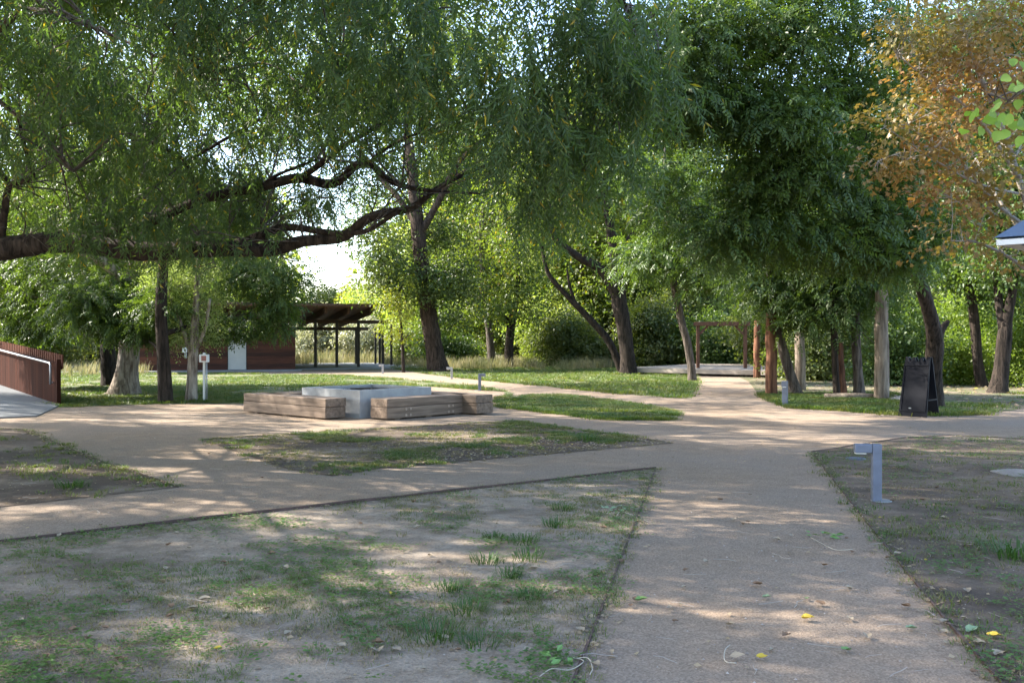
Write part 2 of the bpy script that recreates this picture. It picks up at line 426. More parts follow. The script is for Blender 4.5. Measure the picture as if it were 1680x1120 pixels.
L7 = [(-26, 30), P(60, 668), P(100, 669), P(260, 663), P(420, 662), P(440, 645), P(560, 634), P(700, 634), P(826, 643), P(833, 652), P(845, 645), P(760, 630), P(640, 621), P(560, 616), P(470, 613), (-30, 44)]
L8 = [P(1228, 626), P(1245, 648), P(1290, 669), P(1400, 676), P(1480, 683), P(1600, 682), P(1700, 668), (30, 25), (30, 62), (13, 62)]
for nm, pl, m, lb in (('front_lawn', L1, 'dirt', 'patchy dry lawn in the left foreground'), ('corner_lawn', L2, 'mulch', 'dark mulchy lawn corner at the left edge'),
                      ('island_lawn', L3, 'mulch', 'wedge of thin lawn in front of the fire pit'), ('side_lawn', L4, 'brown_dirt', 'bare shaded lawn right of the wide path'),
                      ('path_wedge_lawn', L5, 'turf', 'narrow green grass wedge right of the fire pit'), ('far_lawn', L6, 'turf', 'green lawn before the wooden deck'),
                      ('back_lawn', L7, 'turf', 'lawn between the fire pit and the dark building'), ('wood_verge', L8, 'forest', 'verge and leaf strewn floor under the right hand trees')):
    sheet(nm, pl, .012, M[m], lb)

def edging(pts, label, w=.012, h=.016):
    mb = MB()
    for (a, b) in zip(pts[:-1], pts[1:]):
        n = max(1, int(math.dist(a, b) / .5)); ks = [(*lerp(a, b, i / n), .006 + h / 2 + rnd.uniform(-.006, .004)) for i in range(n + 1)]
        for p, q in zip(ks[:-1], ks[1:]): mb.beam(p, q, w, h)
    o = mb.build('path_edging', M['edging']); tag(o, label, 'path edging', 'rusty strips edging the paths')
edging([lerp(a2, a3, 2.0), a2], 'long rusty steel edging along the near side of the left path', .018, .032)
edging([a2, lerp(a2, a1, 2.0)], 'thin rusty edging left of the wide foreground path')
edging(L2[1:5], 'rusty edging strip around the dark lawn corner at left')
edging(L3[0:3], 'straight edging strip just in front of the fire pit benches')
edging([L4[0], L4[11], L4[10], L4[9], L4[8], lerp(L4[9], L4[8], 1.6)], 'curving rusty edging along the path beside the near bollard')
edging(L4[0:4], 'short dark edging strip behind the near bollard')

# ------------------------------------------------------------------ grass
ZUP = np.array([0, 0, 1.0])
def grass(name, poly, n, tmpl, m, label, thr=None, nscale=1.0, smin=.8, smax=1.3, z=.012, ymax=None, fall=0.0, edge=0.0, seed=0.0):
    xs = [p[0] for p in poly]; ys = [p[1] for p in poly]
    x0, x1 = max(min(xs), -26), min(max(xs), 26); y0, y1 = max(min(ys), 3.6), min(max(ys), ymax or 62)
    N = int(n * 6); x = rng.uniform(x0, x1, N); u = rng.random(N)
    y = y0 * (y1 / y0) ** u if fall else rng.uniform(y0, y1, N)
    k = inside(x + rng.normal(0, .07, N), y + rng.normal(0, .12, N), poly) & (np.abs(x) < y * .60 + 1.0)
    if thr is not None: k &= fbm(x * nscale + seed, y * nscale + seed) + rng.normal(0, .05, N) > thr
    x, y = x[k][:n], y[k][:n]
    pos = np.stack([x, y, np.full(len(x), z)], 1); a = rng.uniform(0, 6.28, len(x))
    fwd = np.stack([np.cos(a), np.sin(a), np.zeros(len(x))], 1)
    V, T = scatter(tmpl, pos, fwd, np.repeat(ZUP[None], len(x), 0), rng.uniform(smin, smax, len(x)))
    o = link(name, np_mesh(name, V, T), m); return tag(o, label, None, None, 'stuff')

SHORT = [t_tuft(i, 12, .03, .06, .0022, 1.9) for i in range(4)]
TUFT = [t_tuft(10 + i, 16, .05, .08, .0035, 1.5) for i in range(4)]
LAWN = [t_tuft(20 + i, 18, .085, .14, .006, 1.2) for i in range(4)]
TALL = [t_tuft(30 + i, 16, .62, .22, .008, .45) for i in range(4)]
WEED = [t_weed(i) for i in range(5)]
grass('grass', L1, 6500, SHORT, M['grass'], 'thin short grass on the left foreground lawn', .57, 1.4, .4, 1.1, fall=1)
grass('dry_thatch', L1, 5500, SHORT, M['thatch'], 'flattened dry thatch on the left foreground lawn', .44, .9, .35, 1.0, fall=1, seed=13.0)
grass('dry_thatch', L4, 3500, SHORT, M['thatch'], 'flattened dry thatch on the bare right hand lawn', .46, .9, .4, 1.0, fall=1, seed=17.0)
grass('dry_thatch', L3, 2200, TUFT, M['thatch'], 'flattened dry thatch on the wedge before the fire pit', .46, .9, .3, .7, seed=19.0)
grass('weeds', L1, 8500, WEED, M['weed'], 'low round leaved weeds on the left foreground lawn', .585, 1.5, .6, 1.4, fall=1, seed=5.0)
grass('grass', L2, 1500, TUFT, M['grass'], 'short grass on the dark lawn corner at left', .56, .8, .7, 1.2)
grass('grass', L3, 3000, TUFT, M['grass'], 'patchy grass on the wedge before the fire pit', .57, 1.3, .5, 1.1, seed=2.0)
grass('grass', L4, 2600, SHORT, M['grass'], 'sparse grass around the near bollard', .54, .8, .8, 1.8, fall=1, seed=8.0)
grass('weeds', L4, 3500, WEED, M['weed'], 'low weeds around the near bollard', .56, .9, .8, 1.6, fall=1, seed=3.0)
grass('grass', L5, 5200, LAWN, M['grass'], 'lush grass on the narrow wedge beside the path', .34, .9, .5, 1.2)
grass('grass', L6, 9500, LAWN, M['grass'], 'lush lawn grass before the wooden deck', .38, .45, .7, 1.8)
grass('grass', L7, 9500, LAWN, M['grass'], 'lawn grass between the fire pit and the building', .42, .4, .7, 1.3, seed=4.0)
grass('grass', L8, 3600, LAWN, M['grass'], 'grass strip along the wooded verge', .48, .35, .8, 1.5, ymax=27)
band = [(-6.0, 47.5), (-2, 46.5), (2.5, 46), (6, 50), (9, 56), (-8, 58)]
grass('tall_grass', band, 1500, TALL, M['dry_grass'], 'tall pale dry grass under the trees beyond the lawn', .46, .5, .25, 1.25, z=0)
band2 = [(-30, 58), (-6, 55), (-4, 75), (-36, 75)]
grass('tall_grass', band2, 1500, TALL, M['dry_grass'], 'pale dry grass beyond the open shelter', .40, .3, .5, 1.9, z=0, ymax=75)
band3 = [(-26, 33), (-16, 40), (-18, 48), (-30, 46)]
grass('tall_grass', band3, 350, TALL, M['dry_grass'], 'pale dry grass seen beside the big pale trunk', None, 1, .5, 1.1, z=.012)

def flake(seed, s=.03):
    r = random.Random(seed)
    v, t = leaf_pts((0, -s, .004), (0, 1, .1), (r.uniform(-.5, .5), r.uniform(-.3, .3), 1), s * 2, s * .8, .15); return np.array(v, float) + (0, 0, .006), np.array(t, int)
FLAKE = [flake(i) for i in range(5)]
def twl(seed):
    r_ = random.Random(seed); p = [np.array((0, .04 * k, .004 + r_.uniform(0, .006))) + (r_.uniform(-.008, .008), 0, 0) for k in range(4)]
    v, t = stem_t(p, .0016); return np.array(v, float), np.array(t, int)
TWL = [twl(i) for i in range(4)]
def peb(seed):
    r_ = random.Random(seed); v = [(math.cos(a) * .005 * r_.uniform(.7, 1.3), math.sin(a) * .005 * r_.uniform(.7, 1.3), 0) for a in (0, 1.26, 2.5, 3.8, 5.0)] + [(0, 0, .005)]
    return np.array(v, float), np.array([(k, (k + 1) % 5, 5) for k in range(5)], int)
PEB = [peb(i) for i in range(4)]
grass('leaf_litter', L8, 4200, FLAKE, M['litter'], 'dry leaf litter under the right hand trees', None, 1, .8, 2.2, z=.014)
allp = [(-24, 3.6), (24, 3.6), (24, 30), (-24, 30)]
grass('leaf_litter', allp, 1500, FLAKE, M['litter'], 'small dry leaf bits strewn over paths and lawns', None, 1, .25, .7, z=.014, fall=1)
grass('leaf_litter', L3, 1800, FLAKE, M['litter'], 'dry chips on the lawn wedge before the fire pit', .45, .5, .3, .8, z=.014, seed=11.0)
grass('leaf_litter', L1, 2600, FLAKE, M['litter'], 'dry straw and leaf crumbs on the foreground lawn', None, .5, .10, .36, z=.014, fall=1)
grass('leaf_litter', L4, 1800, FLAKE, M['litter'], 'dry straw and leaf crumbs on the bare right hand lawn', None, .5, .12, .5, z=.014, fall=1)
grass('leaf_litter', L2, 900, FLAKE, M['litter'], 'dry chips on the dark lawn corner', .4, .6, .2, .6, z=.014, seed=2.0)
grass('twig_litter', allp, 900, TWL, M['twig_grey'], 'thin broken twigs strewn over paths and lawns', None, 1, .5, 1.6, z=.014, fall=1)
grass('pebbles', allp, 5000, PEB, M['pebble'], 'loose small stones on the gravel and dirt', None, 1, .5, 1.8, z=.009, fall=1)

def drift(pts, n, label, m, tm, w=.07, s=(.2, .7)):
    pts = [np.array(p) for p in pts]; ls = np.array([np.linalg.norm(b - a) for a, b in zip(pts[:-1], pts[1:])]); q = []
    for k in rng.choice(len(ls), n, p=ls / ls.sum()):
        t = rng.random(); d = (pts[k + 1] - pts[k]) / ls[k]; q.append((*(pts[k] + d * ls[k] * t + np.array((-d[1], d[0])) * rng.normal(0, w)), .013))
    q = np.array(q); a = rng.uniform(0, 6.28, n); f = np.stack([np.cos(a), np.sin(a), np.zeros(n)], 1); V, T = scatter(tm, q, f, np.repeat(ZUP[None], n, 0), rng.uniform(*s, n))
    tag(link('leaf_litter' if tm is FLAKE else 'grass', np_mesh('drift', V, T), m), label, None, None, 'stuff')
e1 = [lerp(a2, a3, 1.3), a2]; e2 = [a2, lerp(a2, a1, 1.3)]; e3 = [L4[0], L4[11], L4[10], L4[9], L4[8]]; e4 = L2[1:5]; e5 = L3[0:3]
for e, nm in ((e1, 'along the left path edging'), (e2, 'along the edging left of the wide path'), (e3, 'along the edging by the near bollard'), (e4, 'along the dark lawn corner'), (e5, 'along the edging before the benches')):
    drift(e, 420, 'dry leaf crumbs drifted ' + nm, M['litter'], FLAKE)
    drift(e, 160, 'grass sprigs growing ' + nm, M['grass'], SHORT, .05, (.5, 1.2))
BIGT = [t_tuft(50 + i, 90, .068, .095, .0024, 1.7) for i in range(5)]
tufts = [(764, 1006, 1.1, 'dark green grass tuft low in the foreground, nearest the camera but one'), (713, 1048, 1.35, 'widest grass tuft, nearest the camera in the foreground'),
         (784, 1062, 1.0, None), (737, 969, .95, None), (800, 924, 1.15, None), (866, 918, 1.2, None), (859, 892, 1.15, None), (916, 865, 1.25, None),
         (835, 948, .95, None), (810, 884, .9, None), (866, 983, .85, None), (925, 838, 1.0, None), (1668, 915, 2.0, 'tall grass tuft at the right edge beyond the path edging'),
         (962, 723, 1.8, 'dark tuft standing in the lawn wedge before the fire pit'), (118, 800, 1.6, 'green tuft on the dark lawn corner at left')]
for i, (px, py, s, lb) in enumerate(tufts):
    me = np_mesh('grass_tuft', *BIGT[i % 5]); o = link('grass_tuft', me, M['tuft'])
    x, y = P(px, py); o.location = (x, y, .012); o.scale = (s * 1.15,) * 3; o.rotation_euler = (0, 0, i * 1.3)
    tag(o, lb or 'small grass tuft on the bare dirt left of the wide path', 'grass tuft', 'grass tufts on the bare lawns')

# ------------------------------------------------------------------ trees
def spline(pts, k=6):
    p = [np.array(q, float) for q in pts]; out = []
    p = [2 * p[0] - p[1]] + p + [2 * p[-1] - p[-2]]
    for i in range(1, len(p) - 2):
        for j in range(k):
            t = j / k; a, b, c, d = p[i - 1], p[i], p[i + 1], p[i + 2]
            out.append(.5 * (2 * b + (c - a) * t + (2 * a - 5 * b + 4 * c - d) * t * t + (3 * b - a - 3 * c + d) * t ** 3))
    out.append(p[-2]); return out

def pxpath(pts, d, dd=0.0, base=True):           # trunk read off as (px, py, width px) at depth d -> x, y, z, radius
    out = []
    n = len(pts)
    for i, (px, py, w) in enumerate(pts):
        q = d + dd * i / max(1, n - 1); v = W(px, py, q)
        out.append((v.x, v.y, v.z, w / F * q / 2))
    if base: out[0] = (out[0][0], out[0][1], -.05, out[0][3])
    return out

def tube_path(mb, path, n=10, k=5, rough=.04, flut=.05):
    sp = spline(path, k); mb.tube([q[:3] for q in sp], [max(.004, q[3]) for q in sp], n, rough, True, flut); return sp

def tree(name, label, trunk, stems, clumps, leaf, tmpl, m_leaf_, m_bark_, group=None, s=(.9, 1.4), per=26, rc=.42, twigs=True, cat='tree', flare=1.35, droop=.5, fill=1.0, zmin=.03, bare=0):
    """trunk: world path; stems: extra world paths; clumps: world ellipsoids (x,y,z,rx,ry,rz,n clusters)"""
    base = Vector((trunk[0][0], trunk[0][1], 0))
    root = thing(name, label, cat, base, 0, group)
    L = lambda q: (q[0] - base.x, q[1] - base.y, q[2], *q[3:])
    mb = MB(); tr = [L(q) for q in trunk]
    if flare > 1 and len(tr) > 1:
        q = tr[0]; tr[0] = (*q[:3], q[3] * flare); tr.insert(1, (*lerp(q, tr[1], .22)[:3], q[3] * (1 + (flare - 1) * .25)))
    skel = [np.array(q) for q in tube_path(mb, tr, 14, 6)]
    for st in stems: skel += [np.array(q) for q in tube_path(mb, [L(q) for q in st], 9, 5)]
    top = max(q[2] for q in skel); pos_all, fwd_all, sc_all = [], [], []
    skA = np.array([q[:4] for q in skel]); cs = []
    for (cx, cy, cz, rx, ry, rz, nc) in clumps:
        c = np.array((cx - base.x, cy - base.y, cz))
        if twigs:
            dist = np.linalg.norm(skA[:, :3] - c, axis=1) + np.maximum(0, skA[:, 2] - c[2] + .2) * 1.5
            j = int(np.argmin(dist)); a = skA[j]
            if np.linalg.norm(a[:3] - c) > .4:
                r0 = min(a[3] * .6, .05 + .012 * np.linalg.norm(a[:3] - c))
                mid = (a[:3] + c) / 2 + np.array((rng.normal(0, .12), rng.normal(0, .12), .12)) * np.linalg.norm(a[:3] - c) * .5
                lp = [(*a[:3], r0), (*mid, r0 * .65), (*c, r0 * .3)]
                sp = tube_path(mb, lp, 6, 4); skA = np.concatenate([skA, np.array(sp)])
        u = unit(rng.normal(size=(nc, 3))) * (rng.random((nc, 1)) ** .45)
        cc = c + u * np.array((rx, ry, rz)); cs.append(cc)
        for q in cc:
            if twigs:
                near = skA[np.argmin(np.linalg.norm(skA[:, :3] - q, axis=1) + np.maximum(0, skA[:, 2] - q[2]))]
                rr = min(near[3] * .5, .018); md = (near[:3] + q) / 2 + rng.normal(0, .08, 3)
                mb.tube([near[:3], md, q], [max(rr, .006), max(rr * .6, .004), .003], 4, 0, False)
            npk = max(3, int(per * rng.uniform(.6, 1.4) * fill)); off = rng.normal(0, 1, (npk, 3)) * np.array((rc, rc, rc * .6))
            pp = q + off; fw = unit(off + u.mean(0) * .1) + np.array((0, 0, -droop)) + rng.normal(0, .35, (npk, 3))
            pos_all.append(pp); fwd_all.append(fw); sc_all.append(rng.uniform(s[0], s[1], npk))
    for k in range(bare):                        # leafless pale twigs
        a = skA[rng.integers(len(skA) // 3, len(skA))]; d = unit(rng.normal(0, 1, 3) * np.array((1, 1, .5)) + (0, 0, -.2)) * rng.uniform(.5, 1.6)
        mb.tube([a[:3], a[:3] + d * .5 + rng.normal(0, .06, 3), a[:3] + d], [.014, .009, .003], 4, 0, False)
    pos = np.concatenate(pos_all); fw = np.concatenate(fwd_all)
    keep = pos[:, 2] > zmin + rng.normal(0, .08, len(pos)) * (zmin > .1); pos, fw, sc = pos[keep], fw[keep], np.concatenate(sc_all)[keep]
    up = ZUP + rng.normal(0, .45, fw.shape)
    V, T = scatter(tmpl, pos, fw, up, sc)
    mb.build('trunk', m_bark_, root, True)
    link('crown', np_mesh('crown', V, T), m_leaf_, root)
    return root

def C(px, py, rx, ry, d, rd, n):                 # clump read off in pixels at depth d
    v = W(px, py, d); return (v.x, v.y, v.z, rx / F * d, rd, ry / F * d, n)

# -- the willow that spreads over the path from the left
def build_willow():
    tx, ty = -9.6, 13.2
    root = thing('willow_tree', 'huge willow with low heavy limbs and hanging narrow leaves over the left half', 'tree', (tx, ty, 0))
    L = lambda q: (q[0] - tx, q[1] - ty, q[2], *q[3:])
    mb = MB()
    tube_path(mb, [(0, 0, -.1, .95), (.05, 0, .5, .72), (.1, 0, 1.5, .62), (.0, .1, 2.6, .58), (-.4, .2, 4, .42), (-.9, .3, 6, .3), (-1.2, .2, 8.5, .16)], 16, 6, .05, .07)
    mb.build('trunk', M['bark_willow'], root, True)
    limbs = [
        ([(-220, 470, 70), (-100, 420, 60), (0, 402, 54), (110, 396, 46), (230, 408, 42), (350, 410, 36), (440, 408, 30), (500, 394, 26), (560, 383, 23), (610, 354, 21), (672, 334, 17), (729, 300, 11), (819, 262, 5)], 13.2, -1.6),
        ([(350, 410, 24), (400, 392, 22), (470, 372, 17), (540, 378, 14), (600, 376, 11), (650, 350, 8)], 12.9, -1.2),
        ([(110, 398, 26), (230, 372, 22), (330, 330, 20), (420, 307, 20), (487, 296, 22), (545, 300, 20), (597, 272, 15), (640, 300, 13), (710, 312, 9), (790, 318, 4)], 13.0, -1.5),
        ([(490, 296, 15), (530, 262, 14), (570, 238, 12), (627, 208, 10), (650, 150, 7), (662, 90, 5), (690, 20, 4)], 12.2, -1.5),
        ([(0, 402, 22), (8, 350, 16), (18, 305, 14), (50, 286, 11), (40, 240, 9), (30, 190, 7)], 13, -1.0),
        ([(18, 305, 12), (-30, 240, 14), (-20, 160, 12), (60, 215, 9), (120, 281, 6)], 13, -2.5),
        ([(-150, 300, 30), (-60, 130, 20), (20, 30, 15), (64, 16, 11), (110, 34, 9), (200, 70, 6), (330, 130, 4)], 12.5, -3),
        ([(-120, 100, 26), (100, -120, 18), (420, -200, 13), (700, -170, 9), (980, -60, 5), (1050, 60, 3)], 12.5, -2.5),
        ([(330, 332, 11), (300, 262, 9), (240, 216, 7), (330, 170, 5), (394, 146, 3)], 12.6, -1.5),
        ([(300, 270, 8), (380, 220, 7), (450, 180, 5), (560, 120, 3)], 12.2, -1.8),
        ([(600, 270, 8), (660, 230, 6), (760, 200, 5), (880, 220, 4), (960, 280, 3)], 11.6, -1.5),
        ([(440, 405, 12), (420, 330, 10), (440, 290, 8), (520, 262, 5)], 12.8, -.6),
    ]
    sk = []
    for pts, d, dd in limbs:
        lm = MB(); pth = [(*(np.array(q[:3]) + (rng.normal(0, .025, 3) if 0 < i < len(pts) - 1 else 0)), q[3] * .74) for i, q in enumerate(L(q) for q in pxpath(pts, d, dd, False))]
        sk += [np.array(q) for q in tube_path(lm, pth, 12 if pts[0][2] > 20 else 8, 7, .05, .06)]
        lm.build('limb', M['bark_willow'], root, True)
    sk = np.array(sk)
    tw = bb = MB()                               # thin bare twigs growing out of the limbs
    for k in range(70):
        a = sk[rng.integers(0, len(sk))]
        if a[3] > .2 or a[2] > 6.5: continue
        d = unit(np.array((rng.normal(.3, .8), rng.normal(-.7, .5), rng.normal(.35, .45)))) * rng.uniform(.7, 1.7); p0 = a[:3]; r0 = min(a[3] * .6, .013)
        ax = spline([p0, p0 + d * .5 + rng.normal(0, .07, 3), p0 + d + rng.normal(0, .09, 3)], 4); bb.tube(ax, [r0 * (1 - .1 * q) for q in range(len(ax))], 5, 0, False)
        for m_ in range(4):
            q = ax[rng.integers(2, len(ax))]; e = unit(d + rng.normal(0, .6, 3)) * rng.uniform(.25, .6)
            bb.tube([q, q + e * .5 + rng.normal(0, .03, 3), q + e - (0, 0, .06)], [r0 * .5, r0 * .35, .0015], 4, 0, False)
    clumps = [(530, 315, 60, 34, 14, .6, 36), (610, 240, 110, 50, 13.5, .8, 46), (470, 230, 110, 60, 14.2, .8, 56), (300, 220, 120, 60, 14.5, .8, 56), (160, 230, 100, 60, 14.5, .8, 44), (700, 150, 110, 60, 13, .8, 40), (1000, 20, 90, 50, 9.5, 1.4, 90), (1040, 90, 40, 60, 9.4, 1.0, 50), (50, 60, 120, 80, 10.5, 2.2, 120), (60, 200, 100, 70, 10.5, 2.0, 80), (200, 140, 100, 100, 11, 2, 112), (340, 60, 120, 70, 9.5, 2, 120), (340, 200, 100, 80, 11, 1.8, 112),
              (480, 130, 110, 90, 10, 2, 136), (110, 290, 110, 50, 14.2, 1.0, 80), (260, 290, 110, 60, 14.2, 1.0, 96), (390, 310, 80, 60, 14.0, 1.0, 88), (450, 340, 60, 40, 13.8, .8, 48), (330, 365, 90, 26, 14, .7, 48),
              (150, 350, 90, 26, 14, .7, 40), (60, 330, 60, 26, 14, .7, 20), (170, 360, 40, 14, 11.7, .4, 16), (300, 370, 50, 16, 11.8, .4, 20), (430, 370, 30, 14, 11.5, .4, 8), (240, 335, 70, 30, 11.8, .6, 38), (140, 345, 40, 20, 11.6, .4, 14), (330, 345, 40, 24, 11.8, .4, 17), (610, 60, 110, 80, 9, 2, 120), (620, 160, 80, 60, 10.5, 1.6, 56), (760, 60, 120, 80, 9, 2, 136), (760, 170, 90, 50, 9.6, 1.4, 48), (880, 140, 110, 90, 9, 1.8, 112),
              (900, 250, 90, 80, 9.6, 1.4, 84), (945, 265, 60, 60, 9.8, 1.2, 52), (880, 305, 46, 46, 10, 1, 48), (1010, 100, 80, 80, 9.2, 1.6, 88), (1020, 220, 50, 80, 9.6, 1.2, 56), (540, 300, 50, 22, 11.5, .8, 17), (720, 240, 50, 26, 11, .8, 12), (480, -40, 300, 60, 8.5, 2, 136), (880, -40, 200, 60, 8, 2, 88)]
    pos, sc = [], []
    for (px, py, rx, ry, d, rd, n) in clumps:
        c = np.array(W(px, py, d)) - (tx, ty, 0); r = np.array((rx / F * d, rd, ry / F * d))
        m = max(3, n // 10); hub = c + unit(rng.normal(size=(m, 3))) * rng.random((m, 1)) ** .4 * r      # shoots hang in bunches from twig ends
        for h in hub:
            j = int(np.argmin(np.linalg.norm(sk[:, :3] - h, axis=1) + np.maximum(0, sk[:, 2] - h[2] - .3) * .5)); a = sk[j, :3]
            mid = (a + h) / 2 + (0, 0, .18 * np.linalg.norm(a - h)) + rng.normal(0, .1, 3)
            if np.linalg.norm(a - h) < 1.7: tw.tube(spline([a, mid, h], 4), [.016 * (1 - .08 * q) for q in range(9)], 5, 0, False)
            k = int(rng.uniform(.5, 1.6) * n / m * 1.15)
            p = h + rng.normal(0, 1, (k, 3)) * (.22, .22, .14); pos.append(p); sc.append(rng.uniform(.6, 1.1, k))
    # the part of the crown above and left of the frame, that shades the lawn
    up = [(-12, 9, 7.5, 4, 4, 2.4, 200), (-7, 7, 8.5, 4.2, 4, 2.0, 200), (-2.5, 9, 9.2, 3.6, 4, 1.8, 150), (-9, 14, 9.5, 5, 4.5, 2.2, 220), (-3, 13.5, 8.6, 4, 3, 1.6, 140), (-14, 15, 7, 4, 4, 2.4, 150), (-13, 5, 5.5, 3.5, 3, 2, 130), (-8, 3.4, 6.8, 3.5, 2.4, 1.6, 120),
          (-5, 9.5, 10.8, 4, 4, 1, 130), (-16, 19, 8.5, 4, 4, 2.4, 150), (-9, 19.5, 10.5, 4.5, 3.5, 2, 170), (-3, 18.5, 11.0, 4, 3.5, 1.6, 140), (-17, 11, 9, 3.5, 4, 2.4, 120), (1.5, 11, 9.6, 3, 3, 1.4, 70), (-19, 24, 7.5, 4, 4, 2.6, 150), (-20, 15, 10, 3.5, 5, 2.5, 130), (-12.5, 22.8, 8.5, 3.5, 3, 2, 120)]
    for (x, y, z, rx, ry, rz, n) in up:
        h = np.array((x - tx, y - ty, z)) + unit(rng.normal(size=(int(n / 5.4), 3))) * rng.random((int(n / 5.4), 1)) ** .45 * (rx, ry, rz)
        for q in h:
            p = q + rng.normal(0, 1, (33, 3)) * (.40, .40, .28); pos.append(p); sc.append(rng.uniform(1.5, 2.3, 33))
        c = np.array((x - tx, y - ty, z)); st = np.array((-.5, .2, min(5.5, z - 1.5)))
        tube_path(tw, [(*st, .05), (*((st + c) / 2 + (0, 0, .6)), .035), (*c, .015)], 7, 5)
    pos = np.concatenate(pos); sc = np.concatenate(sc); n = len(pos)
    a = rng.uniform(0, 6.28, n); tilt = np.abs(rng.normal(0, .62, n))
    fwd = np.stack([np.cos(a) * tilt, np.sin(a) * tilt, -np.ones(n)], 1); b = rng.uniform(0, 6.28, n)
    upv = np.stack([np.cos(b), np.sin(b), np.zeros(n) + .05], 1)
    V, T = scatter(STRAND, pos, fwd, upv, sc)
    tw.build('twigs', M['bark_grey'], root, True)
    link('crown', np_mesh('crown', V, T), M['willow_leaf'], root)
build_willow()

# -- left group behind the pit
tree('cottonwood_tree', 'stout cottonwood with a pale flared trunk in front of the dark building', pxpath([(204, 646, 46), (208, 612, 38), (211, 585, 35), (214, 540, 33), (218, 480, 31), (226, 420, 27), (235, 330, 20), (240, 240, 12)], 26.5),
     [pxpath([(218, 470, 20), (170, 430, 17), (110, 400, 13), (50, 380, 8)], 26.5, -2, False), pxpath([(222, 450, 18), (290, 400, 13), (350, 370, 8)], 26.5, -1, False)],
     [C(30, 500, 60, 55, 29.5, 1.2, 50), C(95, 490, 60, 50, 29, 1.2, 52), C(160, 505, 50, 36, 25, 1.0, 40), C(60, 560, 36, 24, 30, .6, 20), C(235, 535, 36, 22, 25, .7, 24), C(215, 480, 80, 34, 26, 1.3, 46), C(120, 440, 120, 24, 28, 1.4, 44), C(250, 330, 160, 80, 27, 2.5, 80), C(90, 300, 120, 90, 29, 2.5, 60), C(10, 440, 60, 50, 30, 1.4, 34), (-9, 26, 9.5, 4.5, 4, 2.5, 110), (-5, 25, 11.5, 3.5, 3.5, 2, 70), (-18.5, 25, 6, 2.5, 2, 2.2, 40)],  # last clump is added out of view to shade the ramp wall
     None, ASH, M['ash_leaf'], M['bark_pale'], s=(1.0, 1.5), per=24, rc=.33, flare=1.75, zmin=1.5)
tree('shade_tree', 'dark trunked tree standing close behind the pale flared trunk', pxpath([(181, 634, 27), (178, 590, 24), (175, 540, 22), (172, 450, 18), (168, 350, 12)], 31), [],
     [C(150, 420, 80, 50, 31, 2, 30), C(200, 340, 110, 70, 31, 2, 40), C(60, 360, 90, 70, 31, 2, 40), (-4, 29.5, 10, 4, 4, 2.2, 60), (-8, 33, 10, 4, 4, 2.5, 60), (-1, 24.5, 11, 3.5, 3.5, 1.6, 45)], None, TWIG, M['cotton_leaf'], M['bark_dark'], s=(1.4, 2.0), per=22, rc=.5)
tree('ash_tree', 'straight dark trunk between the pale flared trunk and the small pale poplar', pxpath([(272, 662, 25), (270, 620, 23), (267, 570, 21), (264, 500, 19), (270, 420, 15), (280, 340, 9)], 23.2),
     [],
     [C(352, 535, 30, 22, 25.4, .5, 20), C(392, 543, 26, 9, 25.2, .5, 9), C(452, 486, 24, 24, 25, .6, 15), C(432, 525, 20, 10, 25, .5, 6), C(470, 455, 30, 26, 24.6, .7, 15), C(455, 535, 16, 8, 25, .4, 5), C(400, 445, 60, 28, 25, .8, 26), C(262, 500, 34, 40, 24, .8, 20), C(245, 560, 20, 14, 24, .3, 7)],
     None, ASH, M['ash_leaf'], M['bark_dark'], s=(.85, 1.25), per=22, rc=.24, flare=1.2, zmin=1.62)
tree('poplar_tree', 'small pale poplar with upright light green leaves in front of the restroom building', pxpath([(313, 660, 20), (315, 620, 17), (317, 580, 16), (320, 530, 13), (323, 470, 9), (326, 420, 5)], 23.9),
     [pxpath([(316, 585, 8), (300, 540, 7), (285, 500, 5), (270, 465, 3)], 23.9, 0, False), pxpath([(318, 580, 7), (336, 540, 6), (345, 490, 4)], 23.9, -.2, False)],
     [C(270, 470, 16, 22, 24.0, .25, 9), C(282, 510, 10, 22, 24.0, .25, 8), C(298, 555, 5, 22, 24.0, .15, 6), C(336, 540, 5, 32, 24.1, .15, 7), C(305, 462, 26, 26, 24.2, .3, 11), C(344, 478, 12, 36, 24.1, .25, 9)],
     None, SMALL, M['pale_leaf'], M['bark_pale'], s=(1.0, 1.5), per=26, rc=.14, flare=1.15, droop=-.5)

# -- centre
tree('leaning_cottonwood', 'tall cottonwood with a thick leaning trunk right of the open shelter', pxpath([(720, 609, 32), (713, 575, 29), (704, 520, 27), (695, 460, 25), (688, 400, 23), (683, 350, 21), (676, 280, 17), (668, 200, 12), (664, 120, 7)], 46),
     [pxpath([(686, 390, 14), (720, 330, 11), (750, 270, 9), (790, 230, 5)], 46, -1, False), pxpath([(684, 370, 12), (650, 320, 9), (620, 290, 6)], 46, 1, False), pxpath([(695, 470, 7), (650, 470, 6), (620, 450, 4)], 46, -.6, False)],
     [C(628, 425, 30, 34, 45, 1.2, 17), C(740, 520, 30, 24, 47.6, .8, 9), C(648, 470, 26, 34, 45.5, 1.0, 15), C(745, 445, 46, 36, 45.5, 1.5, 20), C(700, 385, 70, 26, 48, 1.0, 16), C(650, 300, 90, 60, 48.5, 1.4, 26), C(760, 290, 80, 60, 47.5, 1.6, 22), C(690, 170, 130, 90, 48, 2, 46), C(610, 360, 36, 26, 45, 1.5, 11), C(720, 60, 130, 70, 46, 3, 34)],
     None, TWIG, M['mid_leaf'], M['bark_brown'], s=(1.6, 2.4), per=26, rc=.5, flare=1.5, zmin=2.2, bare=40)
